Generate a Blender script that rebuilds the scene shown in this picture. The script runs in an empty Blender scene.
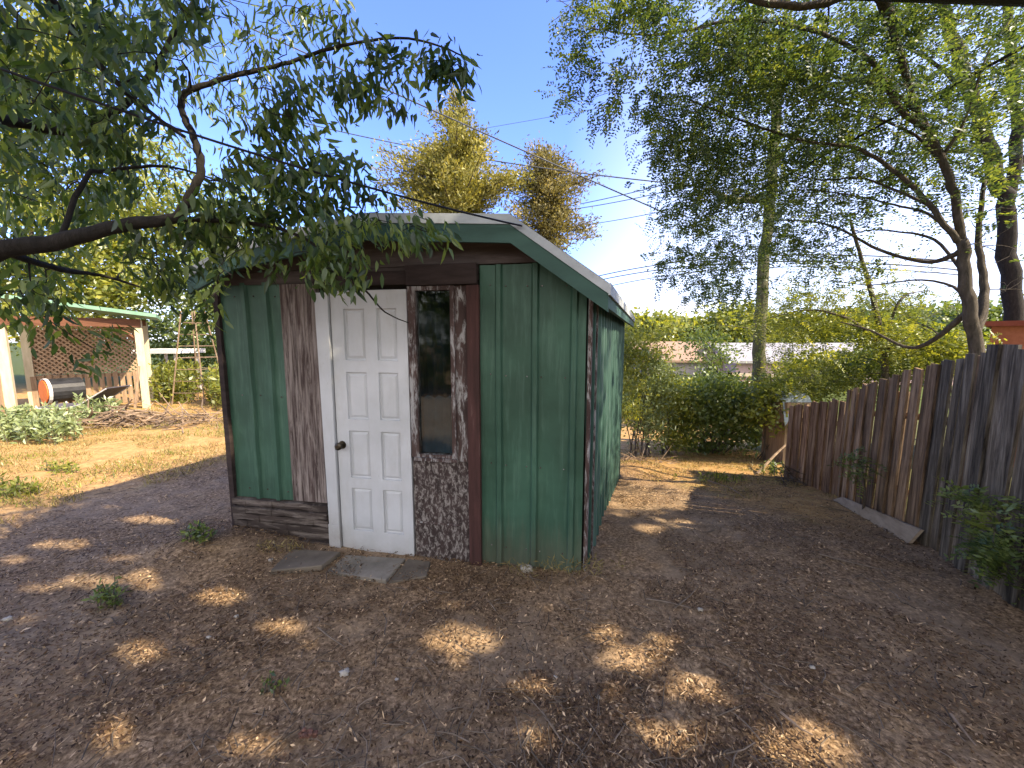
import bpy, math, random
import numpy as np
from mathutils import Vector, noise

rng = np.random.default_rng(7)
random.seed(7)
R = math.radians
sc = bpy.context.scene
COL = sc.collection

# ------------------------------------------------------------------ camera
EYE = 1.65
FPX = 385.0
PITCH = R(6.5)
cd = bpy.data.cameras.new('camera')
cam = bpy.data.objects.new('camera', cd)
COL.objects.link(cam)
cam.location = (0, 0, EYE)
cam.rotation_euler = (R(90) - PITCH, 0, 0)
cd.sensor_width = 36
cd.lens = FPX / 1024 * 36
cd.clip_start = 0.05
cd.clip_end = 3000
sc.camera = cam
CP, SP = math.cos(PITCH), math.sin(PITCH)

def ray(px, py):
    a = (px - 512) / FPX
    b = (384 - py) / FPX
    return np.array([a, CP + SP * b, -SP + CP * b])

def P(px, py, Y):
    d = ray(px, py)
    t = Y / d[1]
    return np.array([d[0] * t, Y, EYE + d[2] * t])

def project(p):
    p = np.atleast_2d(p)
    q = p - np.array([0, 0, EYE])
    zc = q[:, 1] * CP - q[:, 2] * SP
    up = q[:, 1] * SP + q[:, 2] * CP
    ok = zc > 0.15
    z = np.where(ok, zc, 1)
    return 512 + FPX * q[:, 0] / z, 384 - FPX * up / z, ok

# ------------------------------------------------------------------ terrain
def sstep(a, b, x):
    t = np.clip((np.asarray(x, float) - a) / (b - a), 0, 1)
    return t * t * (3 - 2 * t)

def terrain(x, y):
    x = np.asarray(x, float); y = np.asarray(y, float)
    w = sstep(-0.8, 1.4, x)
    k = 0.35
    d = k * np.log1p(np.exp(np.clip((y - 3.1) / k, -30, 30)))
    d2 = 0.6 * np.log1p(np.exp(np.clip((y - 9.6) / 0.6, -30, 30)))
    drop = -0.165 * (d - d2) - 0.055 * np.clip(y - 10, 0, 16)
    z = w * drop
    z = z + 0.13 * np.exp(-(((x + 2.35) / 0.55) ** 2 + ((y - 2.85) / 0.32) ** 2))
    z = z + 0.10 * np.exp(-(((x - 2.1) / 0.5) ** 2 + ((y - 6.3) / 0.5) ** 2))
    far = sstep(30, 120, np.hypot(x, y))
    z = z + 0.02 * np.sin(x * 1.3 + 0.7 * y) * np.cos(y * 1.1 - 0.4 * x) * (1 - far)
    return z * (1 - far) + far * (-1.5)

def tz(x, y): return float(terrain(x, y))

def G(px, py):
    d = ray(px, py)
    t = 0.5
    for _ in range(4000):
        q = np.array([0, 0, EYE]) + d * t
        if q[2] <= tz(q[0], q[1]): break
        t *= 1.004
    return q

# ------------------------------------------------------------------ sun
SUN_AZ = np.array([0.932, -0.362])
EL = R(41)
SUN = np.array([SUN_AZ[0] * math.cos(EL), SUN_AZ[1] * math.cos(EL), math.sin(EL)])
ROT = math.atan2(SUN[0], SUN[1])

# ------------------------------------------------------------------ materials
def newmat(name):
    m = bpy.data.materials.new(name); m.use_nodes = True
    nt = m.node_tree; nt.nodes.clear()
    out = nt.nodes.new('ShaderNodeOutputMaterial')
    return m, nt, out

def N(nt, t, **kw):
    n = nt.nodes.new(t)
    for k, v in kw.items(): setattr(n, k, v)
    return n

def ramp(nt, fac, stops):
    r = N(nt, 'ShaderNodeValToRGB')
    els = r.color_ramp.elements
    while len(els) < len(stops): els.new(0.5)
    for e, (p, c) in zip(els, stops):
        e.position = p; e.color = (*c, 1) if len(c) == 3 else c
    nt.links.new(fac, r.inputs['Fac'])
    return r.outputs['Color']

def coords(nt, scale=(1, 1, 1), kind='Object', rot=(0, 0, 0)):
    tc = N(nt, 'ShaderNodeTexCoord'); mp = N(nt, 'ShaderNodeMapping')
    mp.inputs['Scale'].default_value = scale
    mp.inputs['Rotation'].default_value = rot
    nt.links.new(tc.outputs[kind], mp.inputs['Vector'])
    return mp.outputs['Vector']

def nz(nt, vec, scale, detail=6, rough=0.6, dist=0):
    n = N(nt, 'ShaderNodeTexNoise')
    n.inputs['Scale'].default_value = scale
    n.inputs['Detail'].default_value = detail
    n.inputs['Roughness'].default_value = rough
    n.inputs['Distortion'].default_value = dist
    nt.links.new(vec, n.inputs['Vector'])
    return n.outputs['Fac']

def mix(nt, fac, a, b, blend='MIX'):
    m = N(nt, 'ShaderNodeMix', data_type='RGBA', blend_type=blend)
    for s, v in ((m.inputs[0], fac), (m.inputs[6], a), (m.inputs[7], b)):
        if isinstance(v, (int, float)): s.default_value = v
        elif isinstance(v, tuple): s.default_value = (*v, 1) if len(v) == 3 else v
        else: nt.links.new(v, s)
    return m.outputs[2]

def mth(nt, op, a, b=None, clamp=False):
    m = N(nt, 'ShaderNodeMath', operation=op, use_clamp=clamp)
    for s, v in ((m.inputs[0], a), (m.inputs[1], b)):
        if v is None: continue
        if isinstance(v, (int, float)): s.default_value = v
        else: nt.links.new(v, s)
    return m.outputs[0]

def bsdf(nt, out, col, rough=0.8, bump=None, bstr=0.5, bdist=0.01, metal=0.0, spec=0.3):
    b = N(nt, 'ShaderNodeBsdfPrincipled')
    if isinstance(col, tuple): b.inputs['Base Color'].default_value = (*col, 1)
    else: nt.links.new(col, b.inputs['Base Color'])
    if isinstance(rough, (int, float)): b.inputs['Roughness'].default_value = rough
    else: nt.links.new(rough, b.inputs['Roughness'])
    b.inputs['Metallic'].default_value = metal
    b.inputs['Specular IOR Level'].default_value = spec
    if bump is not None:
        bp = N(nt, 'ShaderNodeBump')
        bp.inputs['Strength'].default_value = bstr
        bp.inputs['Distance'].default_value = bdist
        nt.links.new(bump, bp.inputs['Height'])
        nt.links.new(bp.outputs[0], b.inputs['Normal'])
    nt.links.new(b.outputs[0], out.inputs['Surface'])
    return b

def tint_attr(nt):
    a = N(nt, 'ShaderNodeAttribute', attribute_name='tint')
    return a.outputs['Fac']

def simple(name, stops, scale=8, stretch=(1, 1, 1), rough=0.85, bstr=0.4, bdist=0.005, detail=8, metal=0, spec=0.3, tint=0.0, rough2=0.62):
    m, nt, out = newmat(name)
    v = coords(nt, stretch)
    f = nz(nt, v, scale, detail, rough2)
    c = ramp(nt, f, stops)
    if tint:
        t = tint_attr(nt)
        c = mix(nt, 1.0, c, ramp(nt, t, [(0, (1 - tint,) * 3), (1, (1 + tint,) * 3)]), 'MULTIPLY')
    f2 = nz(nt, v, scale * 4, 6, 0.7)
    bsdf(nt, out, c, rough, f2, bstr, bdist, metal, spec)
    return m

def leafmat(name, dark, mid, light, trans=0.45, gloss=0.06, transcol=None):
    m, nt, out = newmat(name)
    t = tint_attr(nt)
    c = ramp(nt, t, [(0.0, dark), (0.5, mid), (1.0, light)])
    d = N(nt, 'ShaderNodeBsdfDiffuse'); nt.links.new(c, d.inputs[0])
    tr = N(nt, 'ShaderNodeBsdfTranslucent')
    tc = mix(nt, 1.0, c, transcol or (1.5, 1.35, 0.55), 'MULTIPLY')
    nt.links.new(tc, tr.inputs[0])
    mx = N(nt, 'ShaderNodeMixShader'); mx.inputs[0].default_value = trans
    nt.links.new(d.outputs[0], mx.inputs[1]); nt.links.new(tr.outputs[0], mx.inputs[2])
    g = N(nt, 'ShaderNodeBsdfGlossy'); g.inputs['Roughness'].default_value = 0.42
    g.inputs[0].default_value = (0.8, 0.85, 0.9, 1)
    m2 = N(nt, 'ShaderNodeMixShader'); m2.inputs[0].default_value = gloss
    nt.links.new(mx.outputs[0], m2.inputs[1]); nt.links.new(g.outputs[0], m2.inputs[2])
    nt.links.new(m2.outputs[0], out.inputs['Surface'])
    return m

M = {}
# painted green corrugated panels
def green_paint():
    m, nt, out = newmat('green_paint')
    v = coords(nt, (1, 1, 1)); vs = coords(nt, (9, 9, 0.7))
    base = ramp(nt, nz(nt, v, 2.2, 5), [(0.3, (0.020, 0.060, 0.040)), (0.7, (0.036, 0.092, 0.064))])
    st = ramp(nt, nz(nt, vs, 3.0, 7, 0.7), [(0.50, (0, 0, 0)), (0.74, (1, 1, 1))])
    c = mix(nt, mth(nt, 'MULTIPLY', st, 0.45), base, (0.10, 0.18, 0.14))
    fl = ramp(nt, nz(nt, v, 28, 8, 0.75), [(0.68, (0, 0, 0)), (0.76, (1, 1, 1))])
    c = mix(nt, mth(nt, 'MULTIPLY', fl, 0.35), c, (0.30, 0.30, 0.22))
    tc = N(nt, 'ShaderNodeNewGeometry'); sx = N(nt, 'ShaderNodeSeparateXYZ')
    nt.links.new(tc.outputs['Position'], sx.inputs[0])
    h = mth(nt, 'SUBTRACT', 0.32, sx.outputs['Z'])
    h = mth(nt, 'ADD', h, mth(nt, 'MULTIPLY', nz(nt, vs, 4, 5), 0.5))
    h = mth(nt, 'MULTIPLY', mth(nt, 'SUBTRACT', h, 0.22), 1.6, True)
    c = mix(nt, mth(nt, 'MULTIPLY', h, 0.8), c, (0.13, 0.11, 0.08))
    bl = ramp(nt, nz(nt, v, 1.1, 4, 0.6), [(0.42, (0.85, 0.85, 0.85)), (0.65, (1.15, 1.15, 1.15))])
    c = mix(nt, 1.0, c, bl, 'MULTIPLY')
    bsdf(nt, out, c, 0.55, nz(nt, v, 40, 6), 0.15, 0.003, 0, 0.35)
    return m
M['green'] = green_paint()
def side_paint():
    m, nt, out = newmat('chalky_side_paint')
    v = coords(nt, (1, 1, 1)); vs = coords(nt, (7, 7, 0.35))
    c = ramp(nt, nz(nt, vs, 2.5, 6, 0.7), [(0.35, (0.022, 0.062, 0.048)), (0.55, (0.05, 0.11, 0.095)), (0.68, (0.11, 0.16, 0.155)), (0.8, (0.28, 0.29, 0.26))])
    bsdf(nt, out, c, 0.6, nz(nt, v, 30, 6), 0.2, 0.003)
    return m
M['side'] = side_paint()
M['fascia'] = simple('fascia_paint', [(0.3, (0.024, 0.062, 0.054)), (0.7, (0.038, 0.092, 0.078))], 3, (1, 1, 3), 0.6, 0.2, 0.002)
M['grey_trim'] = simple('grey_drip_edge', [(0.3, (0.26, 0.29, 0.33)), (0.7, (0.42, 0.45, 0.49))], 4, (1, 1, 1), 0.6, 0.2, 0.002)
M['shingle'] = simple('roof_shingle', [(0.3, (0.035, 0.035, 0.04)), (0.7, (0.09, 0.09, 0.095))], 25, (1, 1, 1), 0.95, 0.8, 0.01)
M['brown_board'] = simple('brown_gable_board', [(0.25, (0.032, 0.024, 0.023)), (0.55, (0.066, 0.052, 0.050)), (0.8, (0.13, 0.11, 0.105))], 3, (1, 1, 8), 0.85, 0.5, 0.004)
M['red_trim'] = simple('dark_red_trim', [(0.3, (0.030, 0.014, 0.013)), (0.62, (0.065, 0.028, 0.026)), (0.8, (0.14, 0.10, 0.095))], 5, (5, 5, 0.6), 0.8, 0.4, 0.003)
M['dark_trim'] = simple('dark_header', [(0.3, (0.015, 0.010, 0.010)), (0.65, (0.04, 0.027, 0.026)), (0.85, (0.12, 0.1, 0.1))], 4, (1, 1, 6), 0.85, 0.5, 0.004)

def weathered(name, stretch, lo=0.47, hi=0.60, base=(0.028, 0.018, 0.017), flake=(0.22, 0.20, 0.20), scale=6, dist=0.6):
    m, nt, out = newmat(name)
    v = coords(nt, stretch)
    b = ramp(nt, nz(nt, v, scale * 0.5, 5), [(0.3, tuple(x * 0.7 for x in base)), (0.7, tuple(x * 1.7 for x in base))])
    f = nz(nt, v, scale, 10, 0.72, dist)
    k = ramp(nt, f, [(lo, (0, 0, 0)), (hi, (1, 1, 1))])
    c = mix(nt, mth(nt, 'MULTIPLY', k, 0.9), b, flake)
    f2 = nz(nt, v, scale * 3, 8, 0.7)
    c = mix(nt, mth(nt, 'MULTIPLY', ramp(nt, f2, [(0.55, (0, 0, 0)), (0.7, (1, 1, 1))]), 0.35), c, tuple(x * 0.5 for x in base))
    bsdf(nt, out, c, 0.9, f, 0.7, 0.006)
    return m
M['weathered_v'] = weathered('weathered_plywood_vertical', (11, 11, 0.7), 0.42, 0.60, (0.045, 0.030, 0.028), (0.26, 0.225, 0.21), 3.6)
M['weathered_b'] = weathered('peeling_plywood', (7, 7, 3.6), 0.49, 0.60, (0.035, 0.024, 0.023), (0.25, 0.23, 0.22), 6)
M['weathered_h'] = weathered('delaminated_boards', (1.2, 1.2, 10), 0.48, 0.62, (0.04, 0.03, 0.026), (0.17, 0.145, 0.13), 3)
M['frame_w'] = weathered('flaking_frame', (6, 6, 1.5), 0.5, 0.60, (0.05, 0.032, 0.03), (0.33, 0.33, 0.34), 4)

def white_paint(name, dirt=0.35, z0=0.25):
    m, nt, out = newmat(name)
    v = coords(nt, (1, 1, 1))
    c = ramp(nt, nz(nt, v, 2.5, 6), [(0.3, (0.42, 0.44, 0.47)), (0.7, (0.52, 0.54, 0.58))])
    cr = ramp(nt, nz(nt, coords(nt, (3, 3, 1)), 9, 9, 0.75, 0.4), [(0.60, (0, 0, 0)), (0.72, (1, 1, 1))])
    c = mix(nt, mth(nt, 'MULTIPLY', cr, dirt), c, (0.22, 0.20, 0.17))
    g = N(nt, 'ShaderNodeNewGeometry'); sx = N(nt, 'ShaderNodeSeparateXYZ')
    nt.links.new(g.outputs['Position'], sx.inputs[0])
    h = mth(nt, 'MULTIPLY', mth(nt, 'SUBTRACT', z0, sx.outputs['Z']), 2.5, True)
    h = mth(nt, 'MULTIPLY', h, nz(nt, v, 8, 8, 0.7))
    c = mix(nt, h, c, (0.2, 0.17, 0.13))
    gm = ramp(nt, nz(nt, coords(nt, (2, 2, 0.8)), 3.5, 8, 0.7), [(0.5, (0, 0, 0)), (0.75, (1, 1, 1))])
    c = mix(nt, mth(nt, 'MULTIPLY', gm, 0.28), c, (0.30, 0.28, 0.25))
    bsdf(nt, out, c, 0.5, nz(nt, v, 35, 6), 0.12, 0.002)
    return m
M['door'] = white_paint('door_white_paint', 0.3)
M['jamb'] = white_paint('chipped_white_paint', 0.6, 0.45)
M['metal_knob'] = simple('aged_brass', [(0.3, (0.03, 0.025, 0.02)), (0.7, (0.12, 0.1, 0.07))], 20, rough=0.35, metal=0.9, spec=0.5)
M['curtain'] = simple('faded_curtain', [(0.28, (0.004, 0.006, 0.006)), (0.45, (0.010, 0.018, 0.018)), (0.53, (0.008, 0.024, 0.045)), (0.66, (0.05, 0.045, 0.015)), (0.8, (0.1, 0.1, 0.08))], 2.2, (3, 3, 0.9), 0.9, 0.3)
M['blue_sheet'] = simple('blue_plastic_sheet', [(0.3, (0.012, 0.05, 0.09)), (0.7, (0.03, 0.10, 0.17))], 5, rough=0.6)
M['lining'] = simple('shed_dark_interior', [(0.3, (0.01, 0.01, 0.01)), (0.7, (0.03, 0.025, 0.02))], 3)

def glassmat():
    m, nt, out = newmat('old_window_glass')
    t = N(nt, 'ShaderNodeBsdfTransparent'); t.inputs[0].default_value = (0.45, 0.52, 0.5, 1)
    g = N(nt, 'ShaderNodeBsdfGlossy'); g.inputs['Roughness'].default_value = 0.06
    g.inputs[0].default_value = (0.85, 0.9, 0.95, 1)
    bp = N(nt, 'ShaderNodeBump'); bp.inputs['Strength'].default_value = 0.06; bp.inputs['Distance'].default_value = 0.02
    nt.links.new(nz(nt, coords(nt), 4, 3), bp.inputs['Height']); nt.links.new(bp.outputs[0], g.inputs['Normal'])
    mx = N(nt, 'ShaderNodeMixShader'); mx.inputs[0].default_value = 0.07
    nt.links.new(t.outputs[0], mx.inputs[1]); nt.links.new(g.outputs[0], mx.inputs[2])
    nt.links.new(mx.outputs[0], out.inputs[0])
    return m
M['glass'] = glassmat()

M['bark'] = simple('dark_bark', [(0.3, (0.008, 0.007, 0.006)), (0.6, (0.02, 0.017, 0.015)), (0.8, (0.045, 0.04, 0.036))], 10, (3, 3, 1), 0.95, 1.0, 0.01)
M['bark_g'] = simple('grey_bark', [(0.3, (0.045, 0.038, 0.03)), (0.6, (0.11, 0.092, 0.075)), (0.8, (0.2, 0.17, 0.14))], 8, (3, 3, 0.8), 0.95, 1.0, 0.015)
M['bark_l'] = simple('pale_mossy_bark', [(0.3, (0.06, 0.06, 0.035)), (0.6, (0.13, 0.125, 0.07)), (0.8, (0.2, 0.19, 0.11))], 8, (3, 3, 0.8), 0.95, 1.0, 0.02)
M['leaf_peach'] = leafmat('peach_leaf', (0.022, 0.046, 0.012), (0.062, 0.11, 0.028), (0.19, 0.25, 0.05), 0.55, 0.04)
M['leaf_locust'] = leafmat('locust_leaf', (0.028, 0.056, 0.024), (0.078, 0.122, 0.040), (0.21, 0.25, 0.055), 0.55, 0.04)
M['leaf_yellow'] = leafmat('yellow_green_leaf', (0.08, 0.11, 0.018), (0.20, 0.235, 0.04), (0.36, 0.36, 0.08), 0.5, 0.04)
M['leaf_mid'] = leafmat('mid_green_leaf', (0.045, 0.08, 0.02), (0.11, 0.16, 0.04), (0.23, 0.28, 0.07), 0.45, 0.05)
M['leaf_olive'] = leafmat('golden_conifer_needles', (0.09, 0.095, 0.025), (0.23, 0.22, 0.06), (0.40, 0.36, 0.13), 0.35, 0.02)
M['leaf_grey'] = leafmat('brownish_conifer_needles', (0.09, 0.085, 0.035), (0.20, 0.18, 0.08), (0.34, 0.29, 0.15), 0.35, 0.02)
M['leaf_silver'] = leafmat('silvery_weed_leaf', (0.12, 0.16, 0.07), (0.24, 0.30, 0.14), (0.38, 0.44, 0.24), 0.35, 0.04)
M['dry_grass'] = leafmat('dry_grass_blade', (0.13, 0.11, 0.04), (0.28, 0.22, 0.09), (0.42, 0.34, 0.15), 0.3, 0.02)
M['litter'] = leafmat('dry_leaf_litter', (0.026, 0.015, 0.009), (0.18, 0.11, 0.06), (0.85, 0.62, 0.38), 0.1, 0.02)
M['twig'] = simple('dry_twig', [(0.3, (0.05, 0.038, 0.028)), (0.7, (0.16, 0.125, 0.095))], 12, rough=0.95, tint=0.5)
M['branch_pale'] = simple('bleached_branch', [(0.3, (0.12, 0.08, 0.055)), (0.7, (0.27, 0.2, 0.14))], 12, rough=0.95, tint=0.4)
M['cable'] = simple('black_cable', [(0.3, (0.003, 0.003, 0.004)), (0.7, (0.008, 0.008, 0.010))], 12, rough=0.6)
M['wire'] = simple('grey_wire', [(0.3, (0.05, 0.055, 0.07)), (0.7, (0.09, 0.1, 0.12))], 12, rough=0.6)
M['stone'] = simple('pale_stone', [(0.3, (0.28, 0.25, 0.2)), (0.7, (0.5, 0.46, 0.4))], 14, rough=0.95, bstr=0.7)
M['slab'] = simple('worn_concrete', [(0.3, (0.11, 0.10, 0.082)), (0.55, (0.19, 0.17, 0.14)), (0.75, (0.28, 0.25, 0.21))], 5, rough=0.95, bstr=0.6)
M['slab_d'] = simple('dark_flagstone', [(0.3, (0.08, 0.066, 0.05)), (0.7, (0.17, 0.142, 0.11))], 5, rough=0.95, bstr=0.6)

def fencemat(name, stops):
    m, nt, out = newmat(name)
    v = coords(nt, (7, 7, 0.5))
    f = nz(nt, v, 4, 10, 0.7, 0.3)
    c = ramp(nt, f, stops)
    t = tint_attr(nt)
    c = mix(nt, 1.0, c, ramp(nt, t, [(0, (0.62, 0.62, 0.62)), (1, (1.28, 1.25, 1.22))]), 'MULTIPLY')
    k = ramp(nt, nz(nt, coords(nt, (2.5, 2.5, 1)), 3, 6, 0.7), [(0.58, (0, 0, 0)), (0.75, (1, 1, 1))])
    c = mix(nt, mth(nt, 'MULTIPLY', k, 0.28), c, (0.17, 0.155, 0.13))
    bsdf(nt, out, c, 0.95, f, 0.8, 0.006)
    return m
M['fence_grey'] = fencemat('grey_weathered_board', [(0.36, (0.026, 0.022, 0.017)), (0.5, (0.12, 0.10, 0.075)), (0.66, (0.27, 0.235, 0.18))])
M['fence_brown'] = fencemat('brown_weathered_board', [(0.36, (0.045, 0.030, 0.020)), (0.5, (0.19, 0.125, 0.075)), (0.66, (0.36, 0.255, 0.16))])
M['fence_red'] = fencemat('reddish_fence_board', [(0.36, (0.06, 0.034, 0.02)), (0.5, (0.19, 0.115, 0.07)), (0.66, (0.36, 0.26, 0.17))])
M['plank'] = simple('bare_plank', [(0.3, (0.20, 0.15, 0.10)), (0.7, (0.36, 0.29, 0.21))], 5, (1, 1, 4), 0.9, 0.5, 0.004)
M['cream'] = simple('cream_post', [(0.3, (0.4, 0.35, 0.24)), (0.7, (0.56, 0.49, 0.36))], 5, (4, 4, 0.7), 0.85)
M['pav_roof'] = simple('pale_green_roof', [(0.3, (0.12, 0.24, 0.17)), (0.7, (0.2, 0.34, 0.25))], 5, rough=0.6)
M['rust_beam'] = simple('red_brown_beam', [(0.3, (0.085, 0.036, 0.02)), (0.7, (0.16, 0.07, 0.042))], 5, (1, 1, 4), 0.85)
M['lattice'] = simple('tan_lattice', [(0.3, (0.26, 0.17, 0.11)), (0.7, (0.42, 0.30, 0.20))], 8, rough=0.9)
M['slat'] = simple('tan_slats', [(0.3, (0.18, 0.12, 0.075)), (0.7, (0.34, 0.24, 0.16))], 5, (4, 4, 0.6), 0.9)
M['orange'] = simple('orange_panel', [(0.3, (0.45, 0.10, 0.02)), (0.7, (0.65, 0.17, 0.03))], 6, rough=0.5)
M['black'] = simple('black_enamel', [(0.3, (0.012, 0.012, 0.014)), (0.7, (0.03, 0.03, 0.033))], 6, rough=0.45)
M['pale_metal'] = simple('pale_tube', [(0.3, (0.4, 0.38, 0.38)), (0.7, (0.6, 0.58, 0.58))], 6, rough=0.4)
M['fabric'] = simple('grey_mauve_fabric', [(0.3, (0.05, 0.045, 0.06)), (0.7, (0.12, 0.11, 0.13))], 12)
M['white_top'] = simple('white_sheet', [(0.3, (0.6, 0.6, 0.6)), (0.7, (0.75, 0.75, 0.74))], 4)
M['stucco'] = simple('terracotta_stucco', [(0.3, (0.36, 0.11, 0.06)), (0.7, (0.46, 0.16, 0.09))], 20, rough=0.95)
M['stucco_edge'] = simple('red_roof_edge', [(0.3, (0.22, 0.05, 0.03)), (0.7, (0.32, 0.08, 0.05))], 8)
M['tan_roof'] = simple('tan_roof', [(0.3, (0.22, 0.14, 0.10)), (0.7, (0.34, 0.23, 0.165))], 18, rough=0.95)
M['greige'] = simple('greige_wall', [(0.3, (0.28, 0.25, 0.25)), (0.7, (0.38, 0.34, 0.34))], 4)
M['pink_wall'] = simple('dusty_pink_wall', [(0.3, (0.34, 0.24, 0.24)), (0.7, (0.46, 0.33, 0.32))], 4)
M['white_roof'] = simple('white_metal_roof', [(0.3, (0.20, 0.19, 0.19)), (0.7, (0.34, 0.33, 0.33))], 3, (6, 0.4, 1), 0.5)
M['win_dark'] = simple('dark_window', [(0.3, (0.03, 0.035, 0.04)), (0.7, (0.07, 0.08, 0.09))], 3, rough=0.2)
M['trim_w'] = simple('white_trim', [(0.3, (0.6, 0.6, 0.6)), (0.7, (0.75, 0.75, 0.75))], 3)
M['tarp'] = simple('pale_blue_tarp', [(0.3, (0.28, 0.36, 0.44)), (0.7, (0.5, 0.56, 0.62))], 6, rough=0.5, bstr=1.0, bdist=0.03)
M['cone'] = simple('pine_cone', [(0.3, (0.07, 0.03, 0.02)), (0.7, (0.2, 0.10, 0.07))], 20)

# ------------------------------------------------------------------ mesh helpers
def tag(o, label=None, cat=None, group=None, kind=None):
    if label: o['label'] = label
    if cat: o['category'] = cat
    if group: o['group'] = group
    if kind: o['kind'] = kind
    return o

def thing(name, loc, label, cat, group=None):
    o = bpy.data.objects.new(name, None)
    o.empty_display_size = 0.1
    COL.objects.link(o)
    o.location = tuple(float(v) for v in loc)
    return tag(o, label, cat, group)

def wloc(o):
    v = Vector((0, 0, 0))
    while o is not None:
        v += o.location; o = o.parent
    return np.array(v)

def link(name, me, m, parent):
    o = bpy.data.objects.new(name, me)
    COL.objects.link(o)
    if parent is not None: o.parent = parent
    me.materials.append(m)
    return o

def mesh_np(name, V, F, m, parent=None, tint=None, smooth=False, base=None):
    """V (N,3) world coordinates, F (M,k)."""
    V = np.asarray(V, dtype=np.float32)
    origin = wloc(parent) if parent is not None else (np.zeros(3) if base is None else np.array(base))
    V = V - origin.astype(np.float32)
    F = np.asarray(F, dtype=np.int32)
    k = F.shape[1]
    me = bpy.data.meshes.new(name)
    me.vertices.add(len(V)); me.vertices.foreach_set('co', V.ravel())
    me.loops.add(F.size); me.loops.foreach_set('vertex_index', F.ravel())
    me.polygons.add(len(F)); me.polygons.foreach_set('loop_start', np.arange(0, F.size, k, dtype=np.int32))
    if smooth: me.polygons.foreach_set('use_smooth', np.ones(len(F), dtype=bool))
    if tint is not None:
        a = me.attributes.new('tint', 'FLOAT', 'FACE')
        a.data.foreach_set('value', np.asarray(tint, dtype=np.float32))
    me.update(); me.validate()
    o = link(name, me, m, parent)
    if parent is None and base is not None: o.location = tuple(float(x) for x in base)
    return o

class MB:
    def __init__(s): s.v = []; s.f = []; s.t = []
    def add(s, vs, fs, tint=0.5):
        n = len(s.v)
        s.v += [tuple(map(float, v)) for v in vs]
        s.f += [tuple(n + i for i in f) for f in fs]
        s.t += [tint] * len(fs)
    def box8(s, c, tint=0.5):
        """8 corners: bottom 0-3 (ccw), top 4-7."""
        s.add(c, [(3, 2, 1, 0), (4, 5, 6, 7), (0, 1, 5, 4), (1, 2, 6, 5), (2, 3, 7, 6), (3, 0, 4, 7)], tint)
    def box(s, o, ax, ay, az, x, y, z, tint=0.5):
        o = np.asarray(o, float)
        c = []
        for zz in z:
            for xx, yy in ((x[0], y[0]), (x[1], y[0]), (x[1], y[1]), (x[0], y[1])):
                c.append(o + ax * xx + ay * yy + az * zz)
        s.box8(c, tint)
    def tube(s, pts, rad, n=6, tint=0.5, cap=True, wob=0.0):
        pts = [np.asarray(p, float) for p in pts]
        if isinstance(rad, (int, float)): rad = [rad] * len(pts)
        rings = []
        prev = None
        for i, p in enumerate(pts):
            a = pts[max(i - 1, 0)]; b = pts[min(i + 1, len(pts) - 1)]
            d = b - a; d = d / (np.linalg.norm(d) + 1e-9)
            if prev is None:
                h = np.array([0, 0, 1.0]) if abs(d[2]) < 0.9 else np.array([1.0, 0, 0])
                u = np.cross(d, h)
            else: u = prev - d * (prev @ d)
            u /= np.linalg.norm(u) + 1e-9; prev = u
            w = np.cross(d, u)
            ring = []
            for k in range(n):
                an = 2 * math.pi * k / n
                r = rad[i] * (1 + wob * (random.random() - 0.5))
                ring.append(p + (u * math.cos(an) + w * math.sin(an)) * r)
            rings.append(ring)
        vs = [v for r in rings for v in r]
        fs = []
        for i in range(len(pts) - 1):
            for k in range(n):
                k2 = (k + 1) % n
                fs.append((i * n + k, i * n + k2, (i + 1) * n + k2, (i + 1) * n + k))
        if cap:
            fs.append(tuple(range(n - 1, -1, -1)))
            fs.append(tuple((len(pts) - 1) * n + k for k in range(n)))
        s.add(vs, fs, tint)
    def blob(s, c, r, seed=0, nseg=10, nring=7, amp=0.25, tint=0.5):
        c = np.asarray(c, float); r = np.asarray(r, float) * np.ones(3)
        vs = []; fs = []
        for i in range(nring + 1):
            th = math.pi * i / nring
            for k in range(nseg):
                ph = 2 * math.pi * k / nseg
                d = Vector((math.sin(th) * math.cos(ph), math.sin(th) * math.sin(ph), math.cos(th)))
                q = 1 + amp * noise.noise(d * 1.8 + Vector((seed * 7.3, seed * 1.7, 0))) * 2
                vs.append(c + np.array(d) * r * q)
        for i in range(nring):
            for k in range(nseg):
                k2 = (k + 1) % nseg
                fs.append((i * nseg + k, (i + 1) * nseg + k, (i + 1) * nseg + k2, i * nseg + k2))
        s.add(vs, fs, tint)
    def build(s, name, m, parent=None, smooth=False, bevel=0, base=None):
        me = bpy.data.meshes.new(name)
        if parent is not None: o0 = wloc(parent)
        elif base is not None: o0 = np.asarray(base, float)
        else: o0 = np.zeros(3)
        me.from_pydata([tuple(np.asarray(v) - o0) for v in s.v], [], s.f)
        a = me.attributes.new('tint', 'FLOAT', 'FACE')
        a.data.foreach_set('value', np.array(s.t, dtype=np.float32))
        if smooth: me.polygons.foreach_set('use_smooth', [True] * len(s.f))
        me.update()
        o = link(name, me, m, parent)
        if parent is None and base is not None: o.location = tuple(float(x) for x in o0)
        if bevel:
            b = o.modifiers.new('bevel', 'BEVEL'); b.width = bevel; b.segments = 2; b.limit_method = 'ANGLE'
        return o

X3, Y3, Z3 = np.eye(3)

def unit(v):
    v = np.asarray(v, float)
    return v / (np.linalg.norm(v, axis=-1, keepdims=True) + 1e-9)

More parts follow.
